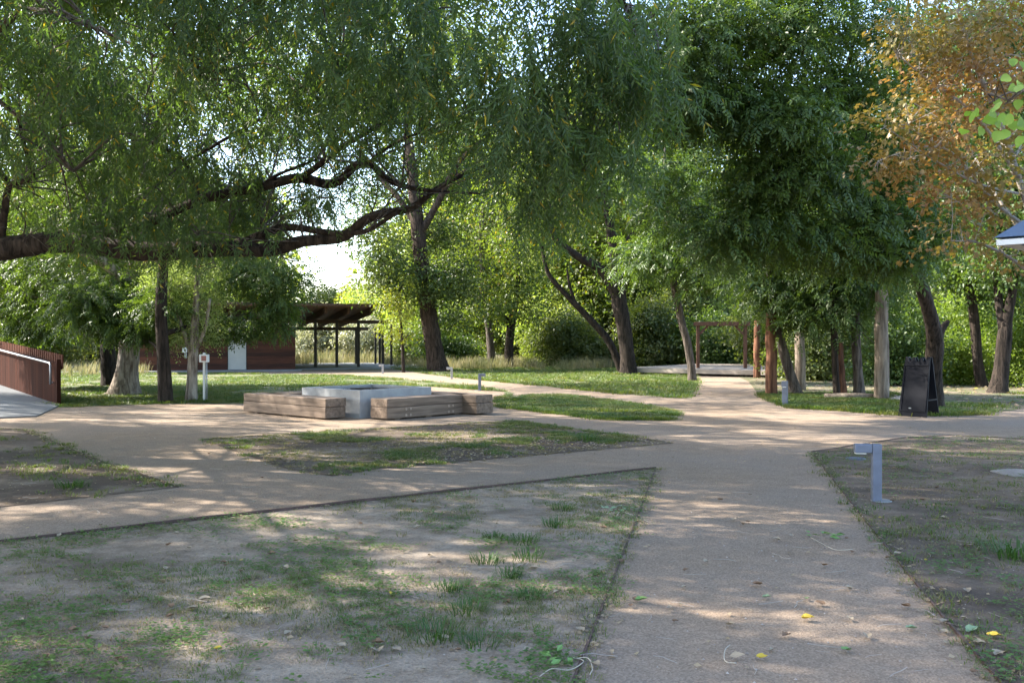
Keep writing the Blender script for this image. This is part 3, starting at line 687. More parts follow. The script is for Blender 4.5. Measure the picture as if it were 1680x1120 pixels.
tree('yellowing_sapling', 'slender sapling with yellow green leaves at the right end of the shelter', pxpath([(662, 603, 6), (660, 560, 5), (657, 520, 4), (655, 480, 3)], 44), [],
     [C(646, 492, 12, 16, 43.5, .5, 5), C(664, 512, 8, 14, 43.5, .5, 4), C(642, 538, 6, 14, 43.5, .4, 4), C(670, 548, 6, 8, 43.5, .3, 2), C(655, 468, 10, 8, 43.5, .3, 3)], None, TWIG, M['yellow_leaf'], M['bark_dark'], s=(1.1, 1.7), per=14, rc=.24, flare=1)
tree('scrubby_tree', 'thin brown trunk with bare grey twigs behind the tall dry grass', pxpath([(808, 592, 13), (803, 550, 11), (797, 500, 10), (792, 440, 9), (790, 370, 7), (800, 300, 4)], 52), [pxpath([(796, 490, 6), (775, 450, 5), (750, 440, 3)], 52, 0, False)],
     [C(800, 460, 34, 30, 51, 1, 9), C(770, 400, 50, 40, 52, 1.5, 14), C(820, 360, 60, 50, 52, 2, 18), C(800, 270, 70, 60, 52, 2, 24)], None, TWIG, M['cotton_leaf'], M['bark_grey'], s=(1.9, 2.8), per=14, rc=.6, bare=120)
tree('forked_small_tree', 'low forked tree with a long side branch behind the tall dry grass', pxpath([(834, 592, 15), (836, 560, 14), (839, 530, 14), (846, 495, 9), (850, 450, 7), (848, 390, 4)], 51), [pxpath([(838, 532, 10), (815, 508, 8), (790, 493, 7), (762, 482, 4)], 51, -.5, False)],
     [C(835, 500, 34, 20, 50, 1, 14), C(780, 500, 36, 14, 50, 1, 7), C(850, 440, 40, 36, 51, 1.5, 16)], None, TWIG, M['cotton_leaf'], M['bark_dark'], s=(1.8, 2.6), per=18, rc=.55, bare=40)
tree('forked_tree', 'big tree whose dark trunk forks in two at the left end of the deck', pxpath([(1031, 615, 28), (1029, 585, 24), (1023, 535, 24), (1015, 492, 25), (1016, 460, 19), (1008, 415, 17), (1000, 370, 14), (990, 300, 10), (985, 220, 6)], 41.5),
     [pxpath([(1016, 495, 20), (1003, 466, 19), (984, 440, 17), (955, 425, 14), (930, 408, 12), (908, 385, 10), (900, 330, 7)], 41.5, -1, False), pxpath([(1008, 420, 8), (1040, 380, 7), (1070, 330, 4)], 41.5, 0, False)],
     [C(930, 330, 50, 44, 43.5, 1.4, 16), C(1010, 310, 80, 60, 44, 1.5, 26), C(1080, 300, 60, 60, 41.5, 2, 22), C(1000, 200, 110, 70, 42, 3, 36), C(1060, 430, 34, 26, 41, 1.2, 11), C(930, 240, 60, 60, 41, 2, 18)], None, TWIG, M['cotton_leaf'], M['bark_dark'], s=(1.5, 2.3), per=24, rc=.5, flare=1.3, bare=30)
tree('slanting_tree', 'thin dark trunk slanting left from the foot of the forked tree', pxpath([(1022, 602, 13), (1000, 562, 12), (972, 528, 11), (945, 500, 10), (918, 472, 8), (898, 445, 7), (888, 400, 5)], 42.6), [pxpath([(945, 500, 6), (935, 470, 5), (930, 440, 3)], 42.6, 0, False)],
     [C(860, 390, 40, 30, 44, 1.2, 10), C(860, 340, 50, 50, 42, 1.5, 16)], None, TWIG, M['cotton_leaf'], M['bark_dark'], s=(1.7, 2.4), per=18, rc=.55, flare=1.0)
tree('bowed_tree', 'slim bowed grey trunk at the front edge of the deck', pxpath([(1136, 627, 15), (1134, 605, 13), (1128, 565, 13), (1119, 532, 12), (1110, 490, 12), (1103, 450, 11), (1098, 400, 10), (1092, 320, 7), (1090, 240, 4)], 34.5), [],
     [C(1060, 420, 40, 34, 34, 1.2, 22), C(1120, 390, 40, 36, 34, 1.2, 22), C(1150, 440, 30, 36, 33.5, 1, 22), C(1090, 300, 70, 60, 34, 2, 30), C(1175, 420, 30, 30, 33, 1, 12)], None, ASH, M['ash_leaf'], M['bark_grey'], s=(1.3, 1.9), per=24, rc=.45, flare=1.2)

# -- right
tree('tilted_tree', 'grey trunk tilting left beside the thick red log post', pxpath([(1306, 650, 24), (1299, 622, 18), (1289, 590, 17), (1279, 550, 15), (1271, 505, 13), (1262, 450, 10), (1250, 380, 6)], 26.4), [],
     [C(1250, 470, 50, 30, 26.5, 1, 24), C(1310, 500, 50, 26, 26.5, 1, 24), C(1240, 400, 70, 50, 27, 1.5, 44)], None, ASH, M['ash_leaf'], M['bark_grey'], s=(1.0, 1.6), per=22, rc=.4)
tree('thin_tree', 'thin straight dark trunk left of the short log post', pxpath([(1374, 653, 12), (1371, 610, 11), (1369, 550, 11), (1366, 450, 10), (1360, 350, 7)], 25.3), [],
     [C(1340, 500, 50, 26, 25.5, 1, 24), C(1400, 470, 50, 26, 25, 1, 24), C(1350, 380, 80, 50, 25, 1.5, 44)], None, ASH, M['ash_leaf'], M['bark_dark'], s=(1.0, 1.6), per=22, rc=.4, flare=1.15, bare=20)
tree('pale_trunked_tree', 'pale straight trunk between the short log post and the grey log post', pxpath([(1411, 653, 19), (1408, 615, 16), (1405, 565, 15), (1402, 500, 14), (1400, 400, 10)], 25.6), [],
     [C(1400, 500, 40, 24, 26, .8, 18), C(1430, 440, 60, 36, 26, 1, 30)], None, ASH, M['ash_leaf'], M['bark_grey'], s=(1.0, 1.6), per=22, rc=.4, flare=1.2, bare=30)
tree('spreading_ash_tree', 'large dense dark green ash with a thick bent trunk behind the black sign board', pxpath([(1531, 668, 32), (1531, 610, 28), (1534, 565, 27), (1529, 530, 23), (1518, 490, 21), (1505, 450, 20), (1490, 410, 18), (1460, 330, 15), (1425, 240, 13), (1380, 150, 11), (1330, 60, 8), (1300, -40, 5)], 21.5, -2.5),
     [pxpath([(1536, 560, 16), (1545, 540, 12), (1556, 526, 7)], 21.5, 0, False), pxpath([(1470, 350, 11), (1400, 320, 9), (1320, 320, 7), (1240, 330, 4)], 19.5, -1.5, False), pxpath([(1425, 240, 10), (1330, 210, 8), (1230, 180, 6), (1130, 120, 3)], 19, -1.5, False), pxpath([(1440, 270, 9), (1480, 180, 7), (1470, 60, 4)], 19.5, 0, False), pxpath([(1380, 150, 8), (1400, 60, 6), (1390, -30, 4)], 19, 0, False)],
     [C(1110, 70, 60, 70, 17, 1.2, 31), C(1120, 170, 50, 50, 17, 1, 21), C(1190, 60, 60, 80, 17.5, 1.4, 34), C(1210, 170, 50, 44, 17.5, 1, 21), C(1280, 70, 70, 80, 18, 1.6, 34), C(1290, 200, 70, 60, 17.5, 1.4, 37), C(1250, 290, 60, 50, 17.8, 1.2, 29), C(1340, 280, 70, 60, 18, 1.4, 37), C(1370, 170, 70, 60, 18.5, 1.4, 29), C(1400, 60, 80, 70, 18.5, 1.6, 27), C(1240, 370, 60, 40, 18, 1, 24), C(1330, 390, 80, 40, 18.5, 1.2, 34), C(1420, 360, 80, 50, 19, 1.3, 37), C(1440, 260, 70, 60, 19, 1.4, 28), C(1510, 380, 50, 50, 19.5, 1, 24), C(1500, 240, 60, 60, 20, 1.2, 22), C(1180, 390, 40, 40, 18, 1, 14), C(1440, 420, 70, 26, 19, 1, 22), C(1250, -60, 160, 60, 18, 2, 37), C(1100, 320, 40, 40, 18, 1, 8), C(1480, 120, 60, 80, 20, 1.4, 22)],
     None, ASH, M['ash_leaf'], M['bark_dark'], s=(.95, 1.5), per=25, rc=.25, flare=1.3, bare=40)
tree('shadowed_tree', 'dark slim trunk among the lime green bushes at right', pxpath([(1612, 637, 18), (1604, 592, 16), (1600, 540, 16), (1592, 470, 14), (1585, 390, 11), (1580, 300, 7)], 31), [],
     [C(1560, 220, 70, 80, 29.5, 1.5, 40), C(1650, 190, 90, 80, 29.5, 1.5, 44), C(1560, 70, 90, 70, 29.5, 1.5, 40), C(1660, 50, 90, 60, 29.5, 1.5, 36), C(1580, 430, 70, 36, 31, 1.5, 34), C(1600, 330, 90, 60, 31, 2, 40), C(1640, 450, 40, 30, 31, 1, 20)], None, TWIG, M['ash_leaf'], M['bark_dark'], s=(1.4, 2.0), per=22, rc=.5)
tree('double_tree', 'dark trunk forking low near the right edge of the wood', pxpath([(1637, 645, 30), (1643, 605, 25), (1648, 555, 24), (1652, 520, 19), (1662, 470, 14), (1668, 400, 10), (1672, 300, 6)], 27.5), [pxpath([(1646, 540, 16), (1638, 490, 13), (1634, 430, 10), (1640, 360, 6)], 27.5, .4, False)],
     [C(1660, 420, 50, 40, 27.5, 1.2, 30), C(1700, 350, 60, 70, 27.5, 1.5, 40), C(1640, 300, 70, 60, 28, 1.5, 30)], None, TWIG, M['ash_leaf'], M['bark_dark'], s=(1.3, 1.9), per=22, rc=.45)
tree('maple_tree', 'young maple turning orange brown with thin grey stems at the upper right', pxpath([(1775, 760, 22), (1760, 640, 18), (1735, 510, 15), (1700, 385, 12), (1670, 290, 10), (1640, 200, 8), (1600, 110, 6), (1570, 20, 4)], 11.2, -1.0),
     [pxpath([(1735, 510, 9), (1680, 440, 6), (1610, 400, 4), (1560, 395, 2)], 11, -.6, False), pxpath([(1700, 385, 8), (1630, 330, 5), (1560, 250, 4), (1500, 240, 2)], 10.8, -.6, False), pxpath([(1670, 290, 7), (1600, 190, 5), (1520, 130, 3), (1470, 90, 2)], 10.6, -.5, False), pxpath([(1690, 360, 8), (1700, 220, 6), (1690, 100, 4), (1700, 0, 3)], 10.8, .3, False), pxpath([(1680, 320, 5), (1600, 300, 4), (1520, 255, 2)], 10.7, -.6, False), pxpath([(1720, 440, 7), (1640, 330, 5), (1600, 260, 3)], 11, .5, False)],
     [C(1480, 60, 46, 34, 10, .5, 16), C(1550, 50, 60, 44, 10.2, .7, 27), C(1640, 40, 60, 50, 10.3, .7, 25), C(1570, 120, 70, 34, 10.2, .6, 25), C(1660, 130, 50, 44, 10.4, .6, 17), C(1600, 180, 60, 24, 10.3, .5, 16), C(1490, 190, 44, 16, 9.9, .4, 11), C(1545, 215, 50, 20, 10, .5, 16), C(1450, 210, 16, 10, 9.9, .2, 3), C(1440, 265, 26, 8, 9.9, .2, 4), C(1500, 262, 44, 12, 10, .4, 11), C(1580, 270, 56, 20, 10.3, .5, 16), C(1560, 325, 56, 12, 10.4, .5, 9), C(1620, 340, 50, 24, 10.5, .5, 11), C(1570, 385, 46, 12, 10.5, .4, 7), C(1660, 260, 40, 60, 10.6, .5, 12), C(1650, 400, 40, 20, 10.7, .4, 7), C(1640, -40, 130, 40, 10.4, 1, 24)],
     None, MAPLE, M['maple_leaf'], M['twig_grey'], s=(.7, 1.0), per=6, rc=.15, flare=1.1, droop=.3)
tree('cottonwood_sapling', 'leafy twig with fresh heart shaped leaves reaching in at the upper right edge', [(3.6, 3.4, -.05, .05), (3.6, 3.4, 1.2, .04), (3.45, 3.5, 2.2, .03), (3.2, 3.6, 2.9, .015)],
     [[(3.45, 3.5, 2.2, .012), (2.4, 3.75, 2.6, .008), (2.05, 3.8, 2.6, .004), (1.93, 3.8, 2.55, .002)], [(3.3, 3.56, 2.6, .01), (2.4, 3.8, 2.78, .005), (2.1, 3.8, 2.78, .003)]],
     [C(1655, 165, 18, 6, 3.75, .04, 2), C(1690, 140, 8, 20, 3.75, .05, 1), C(1690, 85, 6, 10, 3.8, .04, 1), (3.1, 3.6, 2.9, .3, .2, .3, 8)], None, HEART, M['fresh_leaf'], M['bark_grey'], s=(.7, .95), per=2, rc=.03, flare=1.1, twigs=True)

# -- shrubs
def shrub(px, d, wpx, h, m, label, tm=TWIG, s=(1.4, 2.2), name='shrub', n=60, per=20, rc=.4, group=None):
    x = (px - CX) / F * d; w = wpx / F * d / 2
    return tree(name, label, [(x, d, -.05, .05), (x + .05, d, h * .3, .04), (x, d, h * .6, .025)], [[(x, d, .05, .035), (x - w * .4, d, h * .4, .025), (x - w * .6, d, h * .6, .01)], [(x, d, .05, .035), (x + w * .4, d - .1, h * .4, .025), (x + w * .6, d, h * .6, .01)]],
                [(x + w * rnd.uniform(-.85, .85), d + w * rnd.uniform(-.6, .6), h * q, w * rnd.uniform(.25, .5), w * rnd.uniform(.3, .5), h * rnd.uniform(.12, .24), n // 7) for q in (.18, .25, .4, .45, .6, .7, .85, .95, .3)],
                None, tm, m, M['bark_dark'], group, s, per, rc, True, 'shrub', 1.0, .3)
shrub(740, 56, 90, 2.0, M['ash_leaf'], 'low dark green bush just right of the leaning cottonwood', s=(1.8, 2.6))
shrub(680, 58, 60, 1.8, M['shrub_leaf'], 'small green bush left of the leaning cottonwood', s=(1.8, 2.6), n=36)
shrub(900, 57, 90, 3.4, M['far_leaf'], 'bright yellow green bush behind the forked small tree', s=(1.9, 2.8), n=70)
shrub(945, 53, 110, 2.8, M['shrub_leaf'], 'broad olive green bush left of the slanting trunk', s=(1.8, 2.6), n=90)
shrub(940, 66, 90, 6.5, M['silver_leaf'], 'tall silvery bush rising behind the olive green bush', s=(2.2, 3.2), n=80)
shrub(1060, 52, 90, 3.2, M['shrub_leaf'], 'green bush behind the left end of the deck', s=(1.8, 2.6), n=70)
shrub(1185, 50, 110, 2.6, M['ash_leaf'], 'dark bush framed by the pergola', s=(1.7, 2.4), n=90)
shrub(1120, 54, 70, 4.2, M['shrub_leaf'], 'upright green bush left of the pergola', s=(1.8, 2.6), n=70)
shrub(1255, 46, 80, 3.8, M['shrub_leaf'], 'green bush right of the pergola', s=(1.6, 2.4), n=70)
shrub(1345, 36, 90, 2.2, M['shrub_leaf'], 'leafy bush in the shade behind the tilted trunk', s=(1.4, 2.0), n=60)
shrub(1480, 32, 80, 2.3, M['ash_leaf'], 'dark bush between the grey log post and the sign board', s=(1.2, 1.9), n=60)
shrub(1575, 33, 50, 1.7, M['lime_leaf'], 'lime green sunlit bush just right of the sign board', s=(1.0, 1.5), n=56, rc=.3)
shrub(1695, 31, 90, 2.6, M['lime_leaf'], 'lime green bush at the right edge of the picture', s=(1.0, 1.5), n=70, rc=.35)
shrub(1600, 36, 110, 3.0, M['lime_leaf'], 'tall lime bush behind the dark slim trunk', s=(1.3, 1.9), n=80)
shrub(1420, 40, 120, 3.6, M['shrub_leaf'], 'tall shaded bush behind the pale straight trunk', s=(1.6, 2.4), n=90)
shrub(610, 66, 110, 2.9, M['silver_leaf'], 'silvery grey bush seen between the shelter posts', s=(2.0, 3.0), n=80)
shrub(520, 68, 100, 3.0, M['silver_leaf'], 'silvery bush seen behind the left shelter post', s=(2.0, 3.0), n=80)
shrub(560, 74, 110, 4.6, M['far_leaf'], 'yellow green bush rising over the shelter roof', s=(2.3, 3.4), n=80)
shrub(610, 80, 90, 5.4, M['yellow_leaf'], 'round yellowing bush above the right end of the roof', s=(2.4, 3.4), n=80)
shrub(505, 84, 110, 5.6, M['shrub_leaf'], 'dull green bush above the roof at its middle', s=(2.4, 3.4), n=80)
shrub(60, 46, 120, 2.6, M['shrub_leaf'], 'green bush behind the rusty ramp wall', s=(1.6, 2.4), n=70)

# -- bleached brush heap
mb = MB(); bx, by = P(985, 604)
for i in range(90):
    a = rnd.uniform(0, 6.28); l = rnd.uniform(.4, 1.5); p0 = Vector((rnd.gauss(0, .7), rnd.gauss(0, .3), rnd.uniform(0, .1))); d = Vector((math.cos(a), math.sin(a) * .5, rnd.uniform(.1, 1.0))) * l
    mb.tube([p0, p0 + d * .5 + Vector((rnd.gauss(0, .08), 0, rnd.gauss(0, .08))), p0 + d], [.014, .01, .004], 4, 0, False)
o = mb.build('brush_heap', M['twig_grey']); o.location = (bx, by + 3, 0); tag(o, 'heap of bleached dead twigs left of the deck', 'brush')

# -- trees of the wood behind, copies of three
def bg_tree(name, label, h, w, leaf, bark, grp):
    tr = [(0, 0, -.05, .2), (.1, 0, h * .2, .17), (-.1, .1, h * .45, .13), (.1, 0, h * .7, .08), (0, 0, h * .92, .03)]
    st = [[(0, 0, h * .3, .1), (w * .5, 0, h * .45, .06), (w * .8, .2, h * .55, .02)], [(0, 0, h * .25, .1), (-w * .5, .3, h * .4, .06), (-w * .8, .2, h * .5, .02)]]
    cl = []
    for k in range(13):
        z = h * (.16 + .8 * k / 12); q = w * (1 - (abs(k / 12 - .4)) * .95); a = k * 2.4
        cl.append((math.cos(a) * q * .45, math.sin(a) * q * .45, z, q * .62, q * .62, h * .09, 9))
    return tree(name, label, tr, st, cl, None, TWIG, leaf, bark, grp, (2.0, 3.2), 20, .6)
GB = 'trees of the wood closing the view'
kinds = [bg_tree('woodland_tree', 'sunlit yellow green tree in the wood behind', 8.5, 2.9, M['far_leaf'], M['bark_dark'], GB),
         bg_tree('woodland_tree', 'tall mid green tree in the wood behind', 15, 3.8, M['cotton_leaf'], M['bark_brown'], GB),
         bg_tree('woodland_tree', 'olive green bushy tree in the wood behind', 6, 2.6, M['shrub_leaf'], M['bark_dark'], GB)]
spots = [(1005, 57, 1, 1.25), (925, 72, 1, 1.4), (1690, 58, 1, 1.2), (1490, 60, 1, 1.15), (1100, 74, 1, 1.3), (960, 60, 1, 1.2), (1115, 58, 1, 1.15), (1205, 68, 1, 1.3), (865, 66, 1, 1.2), (765, 64, 1, 1.1), (1420, 57, 1, 1.1), (1570, 62, 1, 1.2), (70, 52, 1, 1.0), (200, 58, 1, 1.2), (340, 94, 1, 1.1), (700, 62, 0, 1.0), (775, 72, 0, 1.1), (840, 66, 2, 1.1), (885, 60, 0, .8), (960, 84, 1, 1.1), (1015, 62, 0, .9), (1075, 78, 1, 1.0), (1140, 66, 0, 1.0), (1195, 60, 0, 1.0), (1230, 80, 1, 1.0), (1290, 62, 0, 1.1), (1340, 54, 2, 1.0),
         (1400, 66, 0, 1.1), (1460, 54, 2, 1.1), (1500, 80, 1, 1.0), (1560, 56, 0, .9), (1630, 66, 0, 1.1), (1690, 50, 2, 1.1), (1750, 60, 0, 1.0), (420, 90, 1, 1.2), (330, 84, 1, 1.1), (290, 90, 0, 1.2), (230, 84, 1, 1.2), (150, 58, 2, 1.2), (110, 80, 1, 1.1), (30, 62, 0, 1.2), (-40, 84, 1, 1.1),
         (740, 96, 1, 1.4), (880, 98, 1, 1.5), (1050, 98, 1, 1.4), (1340, 84, 1, 1.3), (1640, 84, 1, 1.3), (1150, 54, 2, .8), (1310, 44, 2, .7), (1500, 42, 2, .7)]
used = set()
for (px, d, k, s) in spots:
    src = kinds[k]; loc = ((px - CX) / F * d, d, 0)
    if k not in used: src.location = loc; src.scale = (s,) * 3; used.add(k)
    else: copy_tree(src, loc, rnd.uniform(0, 6.28), s)

# far wood as one mass
xs = []
for i in range(230):
    d = rnd.uniform(95, 130); px = rnd.uniform(-200, 1900)
    top = 4.5 if 455 < px < 650 else rnd.uniform(9, 24)
    x = (px - CX) / F * d; n = 46 if top > 5 else 26
    xs.append(np.stack([rng.normal(x, 2.0, n), rng.normal(d, 2, n), rng.uniform(.3, top, n)], 1))
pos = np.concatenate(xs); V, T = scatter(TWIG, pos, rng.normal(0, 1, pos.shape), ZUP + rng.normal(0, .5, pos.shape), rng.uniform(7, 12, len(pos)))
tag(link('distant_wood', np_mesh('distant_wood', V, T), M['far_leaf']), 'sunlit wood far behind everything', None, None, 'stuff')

# ------------------------------------------------------------------ restroom building with the open shelter
BR = R(19); bC = Vector((-10.8, 46.8, 0)); bu = Vector((math.cos(BR), math.sin(BR), 0)); bw = Vector((-math.sin(BR), math.cos(BR), 0))
def lx_at(px, ly):
    k = (px - CX) / F; q = bC + bw * ly
    return (k * q.y - q.x) / (bu.x - k * bu.y)
pv = [bC + bu * a + bw * b for a, b in ((-12, -1.0), (.2, -1.0), (.2, .6), (8.5, .9), (8.5, 12), (-12, 12))]
mb = MB().prism([(p.x, p.y) for p in pv], .0, .07); tag(mb.build('pavement', M['pale_concrete']), 'pale concrete slab under the building and shelter', None, None, 'structure')
b = thing('restroom_building', 'dark wood restroom building with an open post and beam shelter under one flat roof', 'building', bC, BR)
FL = .07; wl = lx_at(226, 0)
dl, dr = lx_at(373, 0), lx_at(405, 0)
# walls
mb = MB(); mb.box(((wl + dl) / 2, .09, FL + 1.05), (dl - wl, .18, 2.1)); mb.build('wall', M['cedar'], b)
mb = MB(); mb.box(((dr + 0) / 2, .09, FL + 1.05), (0 - dr, .18, 2.1)); mb.build('wall', M['cedar'], b)
mb = MB(); mb.box((-.09, 2.2, FL + 1.05), (.18, 4.03, 2.1)); mb.build('wall', M['cedar'], b)
mb = MB(); mb.box((wl + .09, 2.2, FL + 1.05), (.18, 4.03, 2.1)); mb.build('wall', M['cedar'], b)
mb = MB(); mb.box((wl / 2, 4.31, FL + 1.05), (-wl, .18, 2.1)); mb.build('wall', M['cedar'], b)
d = MB().box(((dl + dr) / 2, .07, FL + 1.03), (dr - dl - .06, .06, 2.05)).build('door', M['door'], b, bevel=.005)
MB().box((dl + .12, .02, FL + 1.02), (.07, .05, .05)).box((dl + .17, -.02, FL + 1.02), (.16, .02, .025)).build('handle', M['dark_metal'], d)
MB().box((dl + .12, .02, FL + 1.22), (.07, .04, .07)).build('deadbolt', M['dark_metal'], d)
for z in (.3, 1.1, 1.8): MB().box((dr - .045, .03, FL + z), (.03, .03, .12)).build('hinge', M['galv'], d)
sg = MB().box(((dl + dr) / 2 + .02, .033, FL + 1.55), (.22, .012, .26)).build('restroom_sign', M['black'], d)
cx = (dl + dr) / 2 + .02; sy = .022
mb = MB()
mb.cyl((0, 0, 0), .022, .006, 12)
T = Matrix.Translation((cx, sy, FL + 1.635)) @ Matrix.Rotation(R(90), 4, 'X'); mb.v = [tuple(T @ Vector(v)) for v in mb.v]
mb.box((cx, sy, FL + 1.565), (.05, .006, .075)); mb.box((cx - .014, sy, FL + 1.49), (.017, .006, .075)); mb.box((cx + .014, sy, FL + 1.49), (.017, .006, .075))
mb.box((cx - .04, sy, FL + 1.57), (.013, .006, .07)); mb.box((cx + .04, sy, FL + 1.57), (.013, .006, .07)); mb.build('figure', M['white'], sg)
MB().box(((dl + dr) / 2, .09, FL + 2.085), (dr - dl, .14, .06)).build('door_head', M['post'], b)
# roof: rises towards the front
def zr(ly): return 3.2 - (ly + 2.2) * .052
rx0, rx1, ry0, ry1 = -8.6, lx_at(634, -2.2), -2.2, 10.6
mb = MB(); n8 = [(rx0, ry0), (rx1, ry0), (rx1, ry1), (rx0, ry1)]
vs = [(x, y, zr(y)) for x, y in n8] + [(x, y, zr(y) + .07) for x, y in n8]
mb.add(vs, [(3, 2, 1, 0), (4, 5, 6, 7), (0, 1, 5, 4), (1, 2, 6, 5), (2, 3, 7, 6), (3, 0, 4, 7)]); mb.build('roof', M['soffit'], b)
MB().box(((rx0 + rx1) / 2, ry0 - .021, zr(ry0) + .03), (rx1 - rx0 + .04, .04, .11)).build('fascia', M['brown'], b)
front = [517.5, 552.5, 588, 628]; bl = 2.8
fx = [lx_at(p, bl) for p in front]
xsr = [fx[0] + (fx[1] - fx[0]) * k for k in range(-7, 4)]
for x in xsr:
    if x > rx1 + .5: continue
    y0, y1 = -1.2, 10.2
    mb = MB(); h = .34
    vs = [(x - .06, y0, zr(y0) - h), (x + .06, y0, zr(y0) - h), (x + .06, y0, zr(y0) - .003), (x - .06, y0, zr(y0) - .003), (x - .06, y1, zr(y1) - h), (x + .06, y1, zr(y1) - h), (x + .06, y1, zr(y1) - .003), (x - .06, y1, zr(y1) - .003)]
    mb.add(vs, [(0, 1, 2, 3), (7, 6, 5, 4), (0, 4, 5, 1), (1, 5, 6, 2), (2, 6, 7, 3), (3, 7, 4, 0)]); mb.build('rafter', M['brown'], b)
def post(lx, ly, w, top=None):
    t = (top or zr(ly) - .36); MB().box((lx, ly, (FL + t) / 2), (w, w, t - FL)).build('post', M['post'], b, bevel=.006)
for x in fx: post(x, bl, .14)
for p, y in ((584, 8.8), (616, 8.8), (623, 6.4), (642, 5.6), (656, 9.6)):
    post(lx_at(p, y), y, .12)
MB().beam((fx[0] - 6, bl, zr(bl) - .45), (fx[3] + .3, bl, zr(bl) - .45), .12, .18).build('beam', M['brown'], b)
MB().beam((fx[0] - 6, 8.8, zr(8.8) - .45), (fx[3] + .3, 8.8, zr(8.8) - .45), .12, .18).build('beam', M['brown'], b)
for x in (lx_at(401, .5), lx_at(470, .6), wl + .3): MB().box((x, .6, (2.17 + zr(.6) - .34) / 2), (.09, .09, zr(.6) - .34 - 2.17)).build('post', M['post'], b)
wbx = bC + bu * lx_at(303, -.1) + bw * -.1
t = thing('wall_box', 'small white box on the dark wall just left of the pale poplar', 'box', (wbx.x, wbx.y, 0), BR)
MB().box((0, 0, 1.05), (.22, .18, .26)).build('housing', M['white'], t, bevel=.02); MB().box((.04, .0, .78), (.12, .14, .26)).build('bracket', M['galv'], t)

# ------------------------------------------------------------------ rusty ramp wall at the left
A, B = Vector((-10.82, 22.4, 0)), Vector((-15.3, 28.0, .22)); dv = (B - A); hor = Vector((dv.x, dv.y, 0)); ln = hor.length; sl = dv.z / ln
ang = math.atan2(hor.y, hor.x)
w = thing('ramp_wall', 'dark rusty red ramp wall with slatted top and grey handrail at the left edge', 'wall', A, ang)
tot = ln * 1.9
def top(x): return 1.02 + .042 * x
npan = 9
for i in range(npan):
    x0, x1 = tot * i / npan + .006, tot * (i + 1) / npan - .006
    mb = MB(); vs = [(x, y, z) for y in (-.03, .03) for x, z in ((x0, -.1 + sl * x0), (x1, -.1 + sl * x1), (x1, top(x1)), (x0, top(x0)))]
    mb.add(vs, [(3, 2, 1, 0), (4, 5, 6, 7), (0, 1, 5, 4), (1, 2, 6, 5), (2, 3, 7, 6), (3, 0, 4, 7)]); mb.build('steel_panel', M['corten'], w)
ns = 60
for i in range(ns):
    x = tot * (i + .5) / ns
    MB().box((x, -.10, top(x) + .02), (tot / ns * .68, .03, .34)).build('slat', M['redwood'], w)
MB().beam((0, -.06, top(0) - .14), (tot, -.06, top(tot) - .14), .05, .05).build('slat_rail', M['corten'], w)
MB().tube([(.28, .12, top(0) - .52), (.28, .12, top(0) - .07), (.36, .12, top(0) - .01), (tot, .12, top(tot) - .02)], [.024] * 4, 10).tube([(.3, .031, top(0) - .48), (.3, .12, top(0) - .48)], [.015, .015], 8).tube([(4, .031, top(4) - .06), (4, .12, top(4) - .06)], [.015, .015], 8).build('handrail', M['galv'], w, True)
MB().box((.0, 0, .5), (.05, .09, 1.2)).build('end_post', M['corten'], w)
rp = [(A.x + .1, A.y - .1), (A.x + hor.x * 1.9, A.y + hor.y * 1.9), (A.x + hor.x * 1.9 - 3.2, A.y + hor.y * 1.9 - 2.6), P(-60, 690), P(60, 684)]
n = len(rp); mb = MB()
zz = [.03, .22 * 1.9, .22 * 1.9, .05, .03]
mb.add([(x, y, -.05) for x, y in rp] + [(x, y, z) for (x, y), z in zip(rp, zz)], [tuple(range(n - 1, -1, -1)), tuple(range(n, 2 * n))] + [(i, (i + 1) % n, n + (i + 1) % n, n + i) for i in range(n)])
tag(mb.build('ramp_pavement', M['ramp']), 'grey concrete ramp rising behind the rusty wall', None, None, 'structure')

# ------------------------------------------------------------------ fire pit and benches
PC = (-3.1, 20.05); PR = R(-42)
t = thing('fire_pit', 'square pale concrete fire pit with ash inside between four timber benches', 'fire pit', (*PC, 0), PR)
mb = MB(); o_, i_, h = .97, .80, .56
for sg_ in (-1, 1): mb.box((0, sg_ * (o_ + i_) / 2, h / 2 - .02), (2 * o_, o_ - i_, h + .04))
for sg_ in (-1, 1): mb.box((sg_ * (o_ + i_) / 2, 0, h / 2 - .02), (o_ - i_, 2 * i_, h + .04))
import bmesh
ob = mb.build('rim', M['concrete'], t); bm = bmesh.new(); bm.from_mesh(ob.data); bmesh.ops.remove_doubles(bm, verts=bm.verts, dist=1e-4); bm.to_mesh(ob.data); bm.free()
N = 26; mb = MB(); g = [(-i_ + 2 * i_ * i / N, -i_ + 2 * i_ * j / N) for j in range(N + 1) for i in range(N + 1)]
mb.add([(x * .998, y * .998, .45 + .06 * math.exp(-(x * x + y * y) * 3) + rnd.uniform(-.02, .04)) for x, y in g], [(j * (N + 1) + i, j * (N + 1) + i + 1, (j + 1) * (N + 1) + i + 1, (j + 1) * (N + 1) + i) for j in range(N) for i in range(N)])
mb.build('ash_bed', M['ash'], t)
def hl(x, y): c, s_ = math.cos(PR), math.sin(PR); return (PC[0] + x * c - y * s_, PC[1] + x * s_ + y * c)
for k, (lb, r0) in enumerate((('charred log lying across the ash in the fire pit', .4), ('shorter charred log beside it in the fire pit', 1.7))):
    mb = MB(); l = .42 if k == 0 else .3
    mb.tube([(-l, 0, 0), (0, .03, .01), (l, .01, 0)], [.045, .05, .04], 10, .12); o = mb.build('charred_log', M['ash'], None, True); o.location = (*hl(.1 - .3 * k, .15 * k), .50 - .01 * k); o.rotation_euler = (0, .02, r0); tag(o, lb, 'log')

